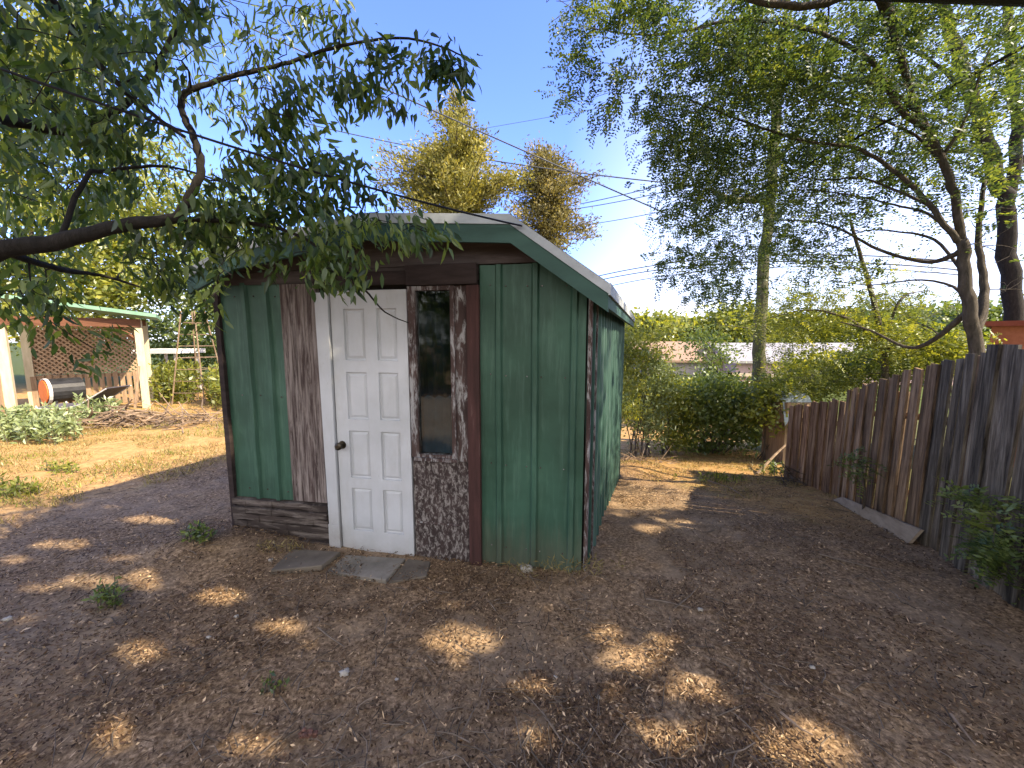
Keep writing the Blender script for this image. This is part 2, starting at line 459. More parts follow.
# ------------------------------------------------------------------ leaves
def fold_leaves(base, d, nrm, L, W, droop=0.25):
    """lanceolate leaves: 8 verts, two 6-gons each."""
    n = len(base)
    d = unit(d); side = unit(np.cross(d, nrm)); nn = np.cross(side, d)
    L = L[:, None]; W = W[:, None]
    s = []
    for k, t in enumerate((0.0, 0.33, 0.68, 1.0)):
        s.append(base + d * L * t - nn * L * droop * t * t)
    lift = nn * W * 0.35
    l1 = s[1] + side * W + lift; l2 = s[2] + side * W * 0.8 + lift * 0.8
    r1 = s[1] - side * W + lift; r2 = s[2] - side * W * 0.8 + lift * 0.8
    V = np.stack([s[0], s[1], s[2], s[3], l1, l2, r1, r2], 1).reshape(-1, 3)
    o = (np.arange(n) * 8)[:, None]
    F = np.stack([o + np.array([[0, 1, 2, 3, 5, 4]]), o + np.array([[0, 6, 7, 3, 2, 1]])], 1).reshape(-1, 6)
    return V, F

def quad_leaves(base, d, nrm, L, W):
    n = len(base)
    d = unit(d); side = unit(np.cross(d, nrm))
    L = L[:, None]; W = W[:, None]
    V = np.stack([base, base + d * L * 0.5 + side * W * 0.5, base + d * L, base + d * L * 0.5 - side * W * 0.5], 1).reshape(-1, 3)
    F = (np.arange(n) * 4)[:, None] + np.arange(4)[None]
    return V, F

def rand_dir(n): return unit(rng.normal(size=(n, 3)))

def fronds(base, d, L, npair=7, lw=0.012, ll=0.03):
    """pinnate leaves: for every frond npair*2 small leaflets along a drooping rachis."""
    n = len(base)
    d = unit(d)
    up = np.tile(np.array([0, 0, 1.0]), (n, 1)) + rng.normal(size=(n, 3)) * 0.35
    side = unit(np.cross(d, up)); nn = np.cross(side, d)
    B = []; D = []; NN = []
    for k in range(npair):
        t = (k + 0.6) / npair
        p = base + d * L[:, None] * t - np.array([0, 0, 1.0]) * (L[:, None] * 0.35 * t * t)
        for sg in (-1, 1):
            B.append(p); D.append(side * sg + d * 0.45 + rng.normal(size=(n, 3)) * 0.15); NN.append(nn + rng.normal(size=(n, 3)) * 0.3)
    B = np.concatenate(B); D = np.concatenate(D); NN = np.concatenate(NN)
    m = len(B)
    V, F = quad_leaves(B, D, NN, ll * rng.uniform(0.7, 1.2, m), lw * rng.uniform(0.8, 1.2, m))
    return V, F, npair * 2

# ------------------------------------------------------------------ lit / shade control of gaps in the canopy
PATCH = [(458, 640, 36, 16), (530, 688, 26, 9), (532, 738, 18, 14), (607, 632, 15, 10), (632, 660, 30, 13), (664, 642, 17, 9),
         (683, 686, 24, 16), (648, 742, 36, 18), (803, 745, 42, 23), (610, 692, 12, 9), (220, 597, 26, 9), (280, 628, 20, 8),
         (140, 652, 25, 11), (115, 735, 20, 16), (150, 580, 26, 10), (88, 583, 30, 6), (195, 640, 10, 6), (310, 645, 9, 6),
         (455, 605, 13, 4), (790, 506, 38, 7), (822, 524, 24, 5), (850, 541, 22, 6), (862, 548, 15, 4), (770, 492, 22, 5),
         (270, 745, 40, 12), (10, 760, 15, 10), (40, 588, 18, 4), (700, 730, 16, 7), (30, 620, 16, 4), (545, 606, 8, 4), (190, 690, 15, 5), (60, 545, 28, 5), (150, 520, 30, 4), (200, 508, 16, 4), (120, 560, 22, 3), (15, 560, 14, 4), (455, 665, 12, 5), (575, 700, 9, 5), (500, 690, 9, 4), (625, 715, 12, 6), (720, 700, 9, 5), (650, 503, 34, 6), (716, 508, 26, 5), (690, 524, 16, 4), (650, 528, 14, 4), (565, 640, 8, 4), (420, 742, 10, 5), (350, 700, 12, 4), (250, 665, 9, 4), (745, 655, 8, 4)]

def lit_mask(p, grow=1.0, which='all'):
    """True where a point's shadow would fall on ground the photo shows in sun."""
    p = np.atleast_2d(p)
    g = p.copy()
    z = np.zeros(len(p))
    for _ in range(4):
        t = (p[:, 2] - z) / SUN[2]
        g = p - SUN * t[:, None]
        z = terrain(g[:, 0], g[:, 1])
    px, py, ok = project(g)
    m = np.zeros(len(p), bool)
    wob = 0.18 * np.sin(g[:, 0] * 23 + g[:, 1] * 11) + 0.14 * np.sin(g[:, 0] * 41 - g[:, 1] * 37)
    for (cx, cy, rx, ry) in (PATCH if which != 'yard' else []):
        m |= (((px - cx) / (rx * grow)) ** 2 + ((py - cy) / (ry * grow)) ** 2) < 1 + wob
    if which == 'patch': return m & ok & (g[:, 1] > 0.3)
    edge = 529 - 60 / 235 * px + 8 * np.sin(px * 0.055 + 1) + 5 * np.sin(px * 0.17 + py * 0.2) + 4 * np.sin(px * 0.41 - py * 0.33)
    m |= (px > -15) & (px < 236) & (py < edge) & (py > 415)
    e2 = 482 + (px - 625) * 0.25 + 5 * np.sin(px * 0.13) + 3 * np.sin(px * 0.31 + py * 0.3)
    m |= (px > 608) & (px < 765) & (py < e2)
    return m & ok & (g[:, 1] > 0.3)

def cull(V, F, tint, frac=1.0, grow=1.2):
    c = V[F].mean(1)
    m = lit_mask(c, grow, 'patch')
    e = lit_mask(c, grow, 'yard')
    if frac < 1: e &= rng.random(len(m)) < frac
    m |= e
    # bushes at the back of the yard stand in the sun
    g = c - SUN * (c[:, 2] / SUN[2])[:, None]
    hb = (g[:, 0] > 1.6) & (g[:, 0] < 5.6) & (g[:, 1] > 6.4) & (g[:, 1] < 10) & (c[:, 2] > 1.0)
    m |= hb & (rng.random(len(m)) < 0.92)
    keep = ~m
    return V, F[keep], tint[keep]

def compact(V, F):
    used = np.zeros(len(V), bool); used[F.ravel()] = True
    idx = np.cumsum(used) - 1
    return V[used], idx[F]

# ------------------------------------------------------------------ branching
class Skeleton:
    def __init__(s): s.pos = []; s.rad = []; s.mb = MB()
    def limb(s, pts, r0, r1, n=8, sub=6, wob=0.12):
        pts = [np.asarray(p, float) for p in pts]
        # catmull-rom
        out = []
        for i in range(len(pts) - 1):
            p0 = pts[max(i - 1, 0)]; p1 = pts[i]; p2 = pts[i + 1]; p3 = pts[min(i + 2, len(pts) - 1)]
            for k in range(sub):
                t = k / sub
                out.append(0.5 * ((2 * p1) + (-p0 + p2) * t + (2 * p0 - 5 * p1 + 4 * p2 - p3) * t * t + (-p0 + 3 * p1 - 3 * p2 + p3) * t ** 3))
        out.append(pts[-1])
        m = len(out)
        rad = [r0 + (r1 - r0) * i / (m - 1) for i in range(m)]
        for i in range(m):
            out[i] = out[i] + rng.normal(size=3) * rad[i] * 0.15
        s.mb.tube(out, rad, n, wob=wob)
        for p, r in zip(out, rad): s.pos.append(p); s.rad.append(r)
        return out
    def attach(s, centers, rmax=0.02, rmin=0.003, nside=5, sag=0.06, keep=None):
        P_ = np.array(s.pos); Rr = list(s.rad)
        C = np.asarray(centers)
        d0 = np.min(np.linalg.norm(C[:, None] - P_[None], axis=2), axis=1) if len(C) * len(P_) < 4e7 else np.zeros(len(C))
        order = np.argsort(d0)
        buf = np.zeros((len(P_) + 5 * len(C), 3)); buf[:len(P_)] = P_; n = len(P_)
        dirs = np.zeros((len(C), 3))
        for i in order:
            c = C[i]
            dd = np.linalg.norm(buf[:n] - c, axis=1) + 0.5 * np.maximum(0, buf[:n, 2] - c[2])
            j = int(np.argmin(dd)); a = buf[j]
            L = np.linalg.norm(c - a)
            dirs[i] = (c - a) / (L + 1e-6)
            if keep is not None and not keep[i]: continue
            k = 3 if L < 0.6 else 5
            pts = [a]
            off = rng.normal(size=3) * L * 0.10
            for q in range(1, k):
                t = q / k
                pts.append(a + (c - a) * t + off * math.sin(math.pi * t) + np.array([0, 0, sag * L * math.sin(math.pi * t)]))
            pts.append(c)
            r0 = min(rmax, Rr[j] * 0.7, rmin + 0.012 * L + 0.002); r0 = max(r0, rmin)
            rad = [r0 + (rmin - r0) * t / k for t in range(k + 1)]
            s.mb.tube(pts, rad, nside, cap=False)
            for p, r in zip(pts[1:], rad[1:]):
                buf[n] = p; Rr.append(r); n += 1
        return dirs

def ell_points(ells, minY=None):
    """ells: (cx,cy,rx,ry,n,Y0,Y1) screen-sized blobs of crown at real depth -> 3D cluster centres"""
    out = []
    for (cx, cy, rx, ry, n, Y0, Y1) in ells:
        for _ in range(n):
            while True:
                a, b = random.uniform(-1, 1), random.uniform(-1, 1)
                if a * a + b * b < 1: break
            Y = random.uniform(Y0, Y1)
            out.append(P(cx + a * rx, cy + b * ry, Y))
    return np.array(out)

exec_order = []
# ================================================================== GROUND
def build_ground():
    def axis(lo, hi, st, far_lo, far_hi):
        a = list(np.arange(lo, hi + 1e-6, st))
        s = st; x = lo
        left = []
        while x > far_lo: s *= 1.22; x -= s; left.append(x)
        s = st; x = hi; right = []
        while x < far_hi: s *= 1.22; x += s; right.append(x)
        return np.array(left[::-1] + a + right)
    xs = axis(-6.5, 5.5, 0.045, -700, 700); ys = axis(0.2, 8.0, 0.045, -300, 900)
    X, Y = np.meshgrid(xs, ys)
    Z = terrain(X, Y)
    def vn(s, seed):
        return np.array([noise.noise(Vector((a * s, b * s, seed))) for a, b in zip(X.ravel(), Y.ravel())]).reshape(X.shape)
    near = 1 - sstep(6, 14, np.hypot(X, Y))
    Z = Z + near * (0.022 * vn(1.7, 3) + 0.012 * vn(5, 9) + 0.007 * vn(13, 5))
    V = np.stack([X, Y, Z], -1).reshape(-1, 3)
    ny, nx = X.shape
    i = np.arange(ny - 1)[:, None] * nx + np.arange(nx - 1)[None]
    F = np.stack([i, i + 1, i + nx + 1, i + nx], -1).reshape(-1, 4)
    m, nt, out = newmat('yard_soil')
    v = coords(nt)
    at = N(nt, 'ShaderNodeAttribute', attribute_name='dry')  # mask of the sunlit zones, where a paler straw tone is painted in
    big = nz(nt, v, 0.9, 6, 0.65)
    fine = nz(nt, v, 42, 8, 0.75)
    med = nz(nt, v, 7, 8, 0.7)
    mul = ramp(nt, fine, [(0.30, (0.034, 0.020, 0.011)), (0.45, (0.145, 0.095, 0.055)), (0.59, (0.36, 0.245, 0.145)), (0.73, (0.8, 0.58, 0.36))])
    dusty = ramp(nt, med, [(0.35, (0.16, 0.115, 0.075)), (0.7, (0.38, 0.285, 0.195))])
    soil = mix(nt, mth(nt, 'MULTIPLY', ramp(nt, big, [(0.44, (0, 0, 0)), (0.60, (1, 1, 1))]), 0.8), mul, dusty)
    sunlit_straw = ramp(nt, mix(nt, 0.5, med, fine), [(0.34, (0.17, 0.095, 0.035)), (0.5, (0.36, 0.215, 0.085)), (0.66, (0.50, 0.34, 0.16))])
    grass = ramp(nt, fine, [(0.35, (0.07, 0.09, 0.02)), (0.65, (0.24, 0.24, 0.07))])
    sunlit_straw = mix(nt, mth(nt, 'MULTIPLY', ramp(nt, nz(nt, v, 1.6, 7, 0.7), [(0.54, (0, 0, 0)), (0.66, (1, 1, 1))]), 0.55), sunlit_straw, grass)
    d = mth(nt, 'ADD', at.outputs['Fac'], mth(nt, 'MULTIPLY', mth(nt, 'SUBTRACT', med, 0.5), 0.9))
    c = mix(nt, mth(nt, 'MULTIPLY', d, 1.0, True), soil, sunlit_straw)
    gr = N(nt, 'ShaderNodeAttribute', attribute_name='green')
    c = mix(nt, gr.outputs['Fac'], c, ramp(nt, med, [(0.3, (0.03, 0.045, 0.012)), (0.7, (0.09, 0.11, 0.03))]))
    hb = mth(nt, 'ADD', mth(nt, 'MULTIPLY', fine, 0.5), med)
    bsdf(nt, out, c, 0.97, hb, 0.6, 0.006, 0, 0.1)
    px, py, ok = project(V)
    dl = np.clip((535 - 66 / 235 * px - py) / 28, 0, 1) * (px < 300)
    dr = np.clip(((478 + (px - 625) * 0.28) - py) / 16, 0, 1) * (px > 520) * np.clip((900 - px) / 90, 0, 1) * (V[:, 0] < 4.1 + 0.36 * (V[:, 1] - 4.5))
    dry = np.where(ok & (V[:, 1] > 2), np.maximum(dl, dr), 0)  # mask follows the sun edges: lit ground painted paler, shaded ground left mulch brown
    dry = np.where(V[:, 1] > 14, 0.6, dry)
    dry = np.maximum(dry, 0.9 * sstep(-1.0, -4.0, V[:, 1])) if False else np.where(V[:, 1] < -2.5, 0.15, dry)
    green = np.maximum(sstep(11.5, 15, V[:, 1]), 0.8 * (V[:, 0] > 3.55 + 0.36 * (V[:, 1] - 2.8)))
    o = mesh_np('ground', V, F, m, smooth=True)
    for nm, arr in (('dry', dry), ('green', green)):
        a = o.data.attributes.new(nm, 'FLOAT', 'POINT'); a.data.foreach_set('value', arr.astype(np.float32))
    o['kind'] = 'structure'
build_ground()

# ================================================================== SHED
AF = R(10); AS = R(19.8)
UD = np.array([-math.cos(AF), math.sin(AF), 0]); ND = np.array([math.sin(AF), math.cos(AF), 0])
SD = np.array([math.sin(AS), math.cos(AS), 0]); SO = np.array([math.cos(AS), -math.sin(AS), 0])
O0 = np.array([0.5, 2.62, 0]); W = 2.86; LEN = 3.35

def S(u, v, z): return O0 + UD * u + ND * v + Z3 * z
def sbox(mb, u, v, z, tint=0.5): mb.box(O0, UD, ND, Z3, u, v, z, tint)
ROOF = [(-0.16, 2.00), (0.455, 2.44), (1.46, 2.50), (2.50, 2.34), (2.91, 2.17)]
def roofz(u): return float(np.interp(u, [a for a, b in ROOF], [b for a, b in ROOF]))

shed = thing('garden_shed', S(1.43, 1.6, 0), 'green metal-sided shed with brown gable, white panelled door and tall narrow window', 'shed')

def ribbed(name, u0, u1, zb, ztop, ribs, origin, au, an, m, parent, rib_w=0.045, rib_h=0.022, th=0.01):
    us = [u0]
    prof = [(u0, 0)]
    for r in sorted(ribs):
        if r - rib_w < u0 or r + rib_w > u1: continue
        prof += [(r - rib_w * 0.55, 0), (r - rib_w * 0.28, rib_h), (r + rib_w * 0.28, rib_h), (r + rib_w * 0.55, 0)]
    prof += [(u1, 0)]
    vs = []; fs = []
    NZ = 9
    for j in range(NZ):
        for (u, h) in prof:
            t = j / (NZ - 1)
            b = zb(u); tp = ztop(u)
            z = b + (tp - b) * t
            w = 0.004 * math.sin(u * 5 + z * 3.3) + 0.003 * math.sin(z * 9 + u * 17)
            vs.append(origin + au * u + an * (h + w) + Z3 * z)
    n = len(prof)
    for j in range(NZ - 1):
        for i in range(n - 1):
            fs.append((j * n + i, j * n + i + 1, (j + 1) * n + i + 1, (j + 1) * n + i))
    mb = MB(); mb.add(vs, fs)
    o = mb.build(name, m, parent)
    s = o.modifiers.new('thick', 'SOLIDIFY'); s.thickness = th; s.offset = 0
    return o

# inner walls (dark lining) so that the shed is a solid building
mb = MB()
bz = -0.75
core = [S(0.02, 0.06, bz), S(W - 0.02, 0.06, bz)]
Lb = O0 + UD * (W - 0.02) + SD * LEN; Rb = O0 + UD * 0.02 + SD * LEN
def wallbox(mb, a, b, th, z0, z1):
    a = np.array([a[0], a[1], 0.0]); b = np.array([b[0], b[1], 0.0])
    d = unit(b - a); n_ = np.array([-d[1], d[0], 0])
    mb.box(a, d, n_, Z3, (0, np.linalg.norm(b - a)), (0, th), (z0, z1))
wallbox(mb, core[1], Lb, 0.05, bz, 2.05)
wallbox(mb, Lb, Rb, 0.05, bz, 2.05)
wallbox(mb, Rb, core[0], 0.05, bz, 1.98)
# front lining with a real window opening
for (u0, u1, z0, z1) in ((0.02, 0.90, -0.3, 2.12), (1.23, W - 0.02, -0.3, 2.12), (0.90, 1.23, -0.3, 0.75), (0.90, 1.23, 2.05, 2.12)):
    sbox(mb, (u0, u1), (0.03, 0.06), (z0, z1))
mb.build('inner_wall', M['lining'], shed)

outv = -ND
ribbed('metal_panel', 0.0, 0.735, lambda u: -0.06 + 0.02 * math.sin(u * 9), lambda u: min(2.165, roofz(u) - 0.06), [0.08, 0.345, 0.60], O0, UD, outv, M['green'], shed)
ribbed('metal_panel', 2.285, W, lambda u: 0.35, lambda u: 2.09, [2.44, 2.63, 2.82], O0, UD, outv, M['green'], shed)
# right side wall
ribbed('side_panel', 0.03, LEN, lambda s: min(-0.06, tz(*(O0 + SD * s)[:2]) - 0.1), lambda s: 1.97, [0.22 + 0.21 * i for i in range(15)], O0 + SO * 0.012, SD, SO, M['side'], shed, 0.06, 0.03)
Lo = O0 + UD * W
ribbed('side_panel', 0.0, LEN, lambda s: -0.1, lambda s: 2.0, [0.2 + 0.3 * i for i in range(10)], Lo, SD, -SO, M['green'], shed, 0.05, 0.025)
mb = MB()
mb.box(O0 + SD * LEN, UD, SD, Z3, (0, W), (0, 0.02), (-0.9, 2.0)); mb.build('back_wall', M['green'], shed)
# corner trims
mb = MB(); mb.box(O0, SD, SO, Z3, (0.0, 0.035), (0.014, 0.04), (-0.04, 1.96)); mb.build('corner_trim', M['frame_w'], shed)
mb = MB(); mb.box(O0, SD, SO, Z3, (0.09, 0.115), (0.014, 0.05), (-0.04, 1.96)); mb.build('corner_trim', M['fascia'], shed)
mb = MB(); mb.box(O0, SD, SO, Z3, (0.17, 0.195), (0.014, 0.055), (-0.04, 1.96)); mb.build('corner_trim', M['frame_w'], shed)
mb = MB(); sbox(mb, (W - 0.01, W + 0.035), (-0.035, 0.06), (-0.02, 2.08)); mb.build('corner_post', M['dark_trim'], shed)

for (u_, z_) in [(u, z) for u in (0.135, 0.30, 0.40, 0.55, 0.66) for z in (0.12, 0.75, 1.4, 2.02)] + [(u, z) for u in (2.36, 2.55, 2.72) for z in (0.42, 1.2, 1.98)]:
    mb = MB(); c_ = S(u_, -0.008, z_ + 0.01 * math.sin(u_ * 40)); mb.tube([c_, c_ - ND * 0.007], [0.006, 0.004], 6)
    mb.build('screw', M['frame_w'], shed)
# gable boards
def gpoly(name, u0, u1, zlo, zhi_fn, v0, v1, m, cuts=8):
    us = np.linspace(u0, u1, cuts + 1)
    mb = MB()
    for a, b in zip(us[:-1], us[1:]):
        mb.box8([S(a, v0, zlo), S(b, v0, zlo), S(b, v1, zlo), S(a, v1, zlo), S(a, v0, zhi_fn(a)), S(b, v0, zhi_fn(b)), S(b, v1, zhi_fn(b)), S(a, v1, zhi_fn(a))])
    return mb.build(name, m, shed)
gpoly('gable_board', 0.12, W, 2.172, lambda u: max(2.176, roofz(u) - 0.05), -0.014, 0.03, M['brown_board'], 16)
gpoly('gable_board', 0.75, W, 2.075, lambda u: 2.166, -0.022, 0.03, M['brown_board'], 4)
mb = MB(); sbox(mb, (0.745, 1.262), (-0.055, -0.024), (2.035, 2.175)); mb.build('header_trim', M['dark_trim'], shed)
mb = MB(); sbox(mb, (1.268, 2.0), (-0.045, -0.024), (2.045, 2.14)); mb.build('header_trim', M['dark_trim'], shed)

# roof
def roof_strip(name, off_top, off_bot, s0, s1, m, bevel=0):
    mb = MB()
    for (u0, z0), (u1, z1) in zip(ROOF[:-1], ROOF[1:]):
        c = []
        for zz in (off_bot, off_top):
            for (u, z, s) in ((u0, z0, s0), (u1, z1, s0), (u1, z1, s1), (u0, z0, s1)):
                c.append(O0 + UD * u + SD * s + Z3 * (z + zz))
        mb.box8(c)
    return mb.build(name, m, shed)
roof_strip('roof', 0.0, -0.035, -0.185, LEN + 0.15, M['shingle'])
roof_strip('drip_edge', -0.004, -0.066, -0.200, -0.186, M['grey_trim'])
roof_strip('fascia', -0.062, -0.178, -0.19, -0.165, M['fascia'])
# soffit framing under front overhang
roof_strip('soffit', -0.037, -0.05, -0.160, -0.02, M['dark_trim'])
# eave trims down the right side
mb = MB()
e0 = O0 + UD * ROOF[0][0] + SD * (-0.2)
mb.box(e0, SD, SO, Z3, (0, LEN + 0.35), (0.0, 0.014), (2.0 - 0.075, 2.0 - 0.004)); mb.build('drip_edge', M['grey_trim'], shed)
mb = MB(); mb.box(e0, SD, SO, Z3, (0.01, LEN + 0.35), (-0.03, -0.003), (2.0 - 0.15, 2.0 - 0.05)); mb.build('fascia', M['fascia'], shed)

# door
def zpx(y): return 2.01 - (y - 290) * 2.046 / 267
DU0, DU1 = 1.272, 1.876
door = None
mb = MB()
cols = [(1.352, 1.512), (1.606, 1.776)]
rows = [(0.155, 0.505), (0.585, 0.96), (1.05, 1.41), (1.50, 1.88)]
ug = sorted({DU0, DU1, *[a for c in cols for a in c]}); zg = sorted({-0.03, 2.01, *[a for r in rows for a in r]})
for i in range(len(ug) - 1):
    for j in range(len(zg) - 1):
        inside = any(abs(ug[i] - c[0]) < 1e-6 for c in cols) and any(abs(zg[j] - r[0]) < 1e-6 for r in rows)
        if not inside:
            mb.add([S(ug[i], -0.03, zg[j]), S(ug[i + 1], -0.03, zg[j]), S(ug[i + 1], -0.03, zg[j + 1]), S(ug[i], -0.03, zg[j + 1])], [(3, 2, 1, 0)])
        else:
            a, b, c_, d_ = ug[i], ug[i + 1], zg[j], zg[j + 1]
            lv = [(0.0, -0.03), (0.004, -0.014), (0.012, -0.012), (0.03, -0.022)]
            rings = [[S(a + k, v, c_ + k), S(b - k, v, c_ + k), S(b - k, v, d_ - k), S(a + k, v, d_ - k)] for k, v in lv]
            vs = [p for r in rings for p in r]; fs = []
            for q in range(3):
                for k in range(4):
                    k2 = (k + 1) % 4
                    fs.append((q * 4 + k, (q + 1) * 4 + k, (q + 1) * 4 + k2, q * 4 + k2))
            fs.append((15, 14, 13, 12))
            mb.add(vs, fs)
# edges
sbox(mb, (DU0, DU1), (-0.004, 0.004), (-0.03, 2.01))
for (u0, u1, z0, z1) in ((DU0, DU0 + 0.002, -0.03, 2.01), (DU1 - 0.002, DU1, -0.03, 2.01), (DU0, DU1, -0.032, -0.03), (DU0, DU1, 2.01, 2.012)):
    sbox(mb, (u0, u1), (-0.0298, -0.004), (z0, z1))
door = mb.build('door', M['door'], shed)
mb = MB()
kz = 0.845; ku = 1.835
mb.tube([S(ku, -0.031, kz), S(ku, -0.037, kz)], [0.032, 0.03], 16)
mb.tube([S(ku, -0.036, kz), S(ku, -0.065, kz)], [0.012, 0.012], 10)
mb.tube([S(ku, -0.06, kz), S(ku, -0.072, kz), S(ku, -0.09, kz), S(ku, -0.1, kz)], [0.016, 0.029, 0.028, 0.014], 16)
mb.build('handle', M['metal_knob'], door, smooth=False)
# jamb, leaning a touch
mb = MB()
mb.box8([S(1.888, -0.05, -0.01), S(1.975, -0.05, -0.01), S(1.975, 0.02, -0.01), S(1.888, 0.02, -0.01),
         S(1.886, -0.05, 2.0), S(1.995, -0.05, 2.0), S(1.995, 0.02, 2.0), S(1.886, 0.02, 2.0)])
mb.build('door_jamb', M['jamb'], shed, bevel=0.004)
mb = MB(); sbox(mb, (1.882, 1.978), (-0.056, -0.051), (-0.02, 0.2)); mb.build('jamb_block', M['jamb'], shed)
# weathered sheets
mb = MB(); sbox(mb, (2.0, 2.3), (-0.028, 0.02), (0.36, 2.07)); mb.build('weathered_sheet', M['weathered_v'], shed)
def roughboards(name, u0, u1, z0, z1, n, m):
    mb = MB()
    hs = np.linspace(z0, z1, n + 1)
    for a, b in zip(hs[:-1], hs[1:]):
        j = rng.uniform(-0.008, 0.008, 4)
        k = 7
        us = np.linspace(u0, u1, k + 1)
        off = rng.uniform(-0.03, 0.0)
        for q in range(k):
            ja = 0.008 * math.sin(us[q] * 31 + a * 70); jb = 0.008 * math.sin(us[q + 1] * 31 + a * 70)
            ga, gb = a + 0.006 + ja, b - 0.006 + ja * 0.6
            ga2, gb2 = a + 0.006 + jb, b - 0.006 + jb * 0.6
            v = -0.03 + off + rng.uniform(-0.004, 0.004)
            mb.box8([S(us[q], v, ga), S(us[q + 1], v, ga2), S(us[q + 1], 0.02, ga2), S(us[q], 0.02, ga), S(us[q], v, gb), S(us[q + 1], v, gb2), S(us[q + 1], 0.02, gb2), S(us[q], 0.02, gb)])
    return mb.build(name, m, shed)
roughboards('delaminated_board', 1.99, W, -0.02, 0.35, 6, M['weathered_h'])
mb = MB(); sbox(mb, (0.83, 1.262), (-0.020, 0.02), (-0.06, 0.76)); mb.build('peeling_sheet', M['weathered_b'], shed)
mb = MB(); sbox(mb, (0.905, 1.24), (-0.026, -0.0205), (0.262, 0.272)); mb.build('sheet_seam', M['frame_w'], shed)
mb = MB(); sbox(mb, (0.80, 0.915), (-0.018, 0.02), (0.76, 2.03)); mb.build('weathered_sheet', M['frame_w'], shed)
mb = MB(); sbox(mb, (0.735, 0.825), (-0.042, 0.02), (-0.06, 2.03)); mb.build('red_trim', M['red_trim'], shed, bevel=0.004)
# window
mb = MB()
for (u0, u1, z0, z1) in ((0.915, 0.945, 0.78, 2.03), (1.205, 1.262, 0.78, 2.03), (0.945, 1.205, 2.0, 2.03), (0.945, 1.205, 0.78, 0.806)):
    sbox(mb, (u0, u1), (-0.038, 0.028), (z0, z1))
win = mb.build('window_frame', M['frame_w'], shed)
mb = MB(); sbox(mb, (0.905, 1.235), (-0.06, -0.039), (0.762, 0.785)); mb.build('sill', M['frame_w'], win)
mb = MB()
vs = [S(0.945, -0.006, 0.806), S(1.205, -0.006, 0.806), S(1.205, -0.006, 2.0), S(0.945, -0.006, 2.0)]
mb.add(vs, [(3, 2, 1, 0)]); mb.build('pane', M['glass'], win)
mb = MB()
k = 24
for i in range(k):
    a = 0.90 + 0.35 * i / k; b = 0.90 + 0.35 * (i + 1) / k
    va = 0.075 + 0.012 * math.sin(i * 1.3); vb = 0.075 + 0.012 * math.sin((i + 1) * 1.3)
    mb.add([S(a, va, 0.7), S(b, vb, 0.7), S(b, vb, 2.06), S(a, va, 2.06)], [(3, 2, 1, 0)])
mb.build('curtain', M['curtain'], win, smooth=True)
mb = MB()
for i in range(10):
    a = 0.93 + 0.029 * i; b = a + 0.029
    mb.add([S(a, 0.045 + 0.006 * math.sin(i * 1.9), 0.78), S(b, 0.045 + 0.006 * math.sin(i * 1.9 + 1.9), 0.78), S(b, 0.05 + 0.006 * math.sin(i * 1.9 + 1.9), 1.22 + 0.01 * ((i + 1) % 3)), S(a, 0.05 + 0.006 * math.sin(i * 1.9), 1.22 + 0.01 * (i % 3))], [(3, 2, 1, 0)])
mb.build('blue_sheet', M['blue_sheet'], win)

# paving in front of the door
def slab(name, pxs, th, m, label, group=None):
    q = [G(*p) for p in pxs]
    c = np.mean(q, 0); z = max(p[2] for p in q) + 0.013
    mb = MB()
    mb.box8([np.array([p[0], p[1], z - th]) for p in q] + [np.array([p[0], p[1], z + 0.006 * (i % 2)]) for i, p in enumerate(q)])
    o = mb.build(name, m, None, bevel=0.008, base=(c[0], c[1], z - th))
    return tag(o, label, 'paving slab', 'slabs set before the shed door')
slab('paving_slab', [(326, 573), (386, 584), (406, 562), (346, 557)], 0.05, M['slab'], 'light worn concrete slab directly below the white door')
slab('paving_slab', [(388, 584), (427, 579), (431, 564), (408, 562)], 0.045, M['slab_d'], 'dark slab below the window, right of the light slab')
slab('paving_slab', [(270, 574), (322, 572), (341, 557), (292, 551)], 0.04, M['slab_d'], 'dark flat slab before the chipped white jamb, left of the light slab')

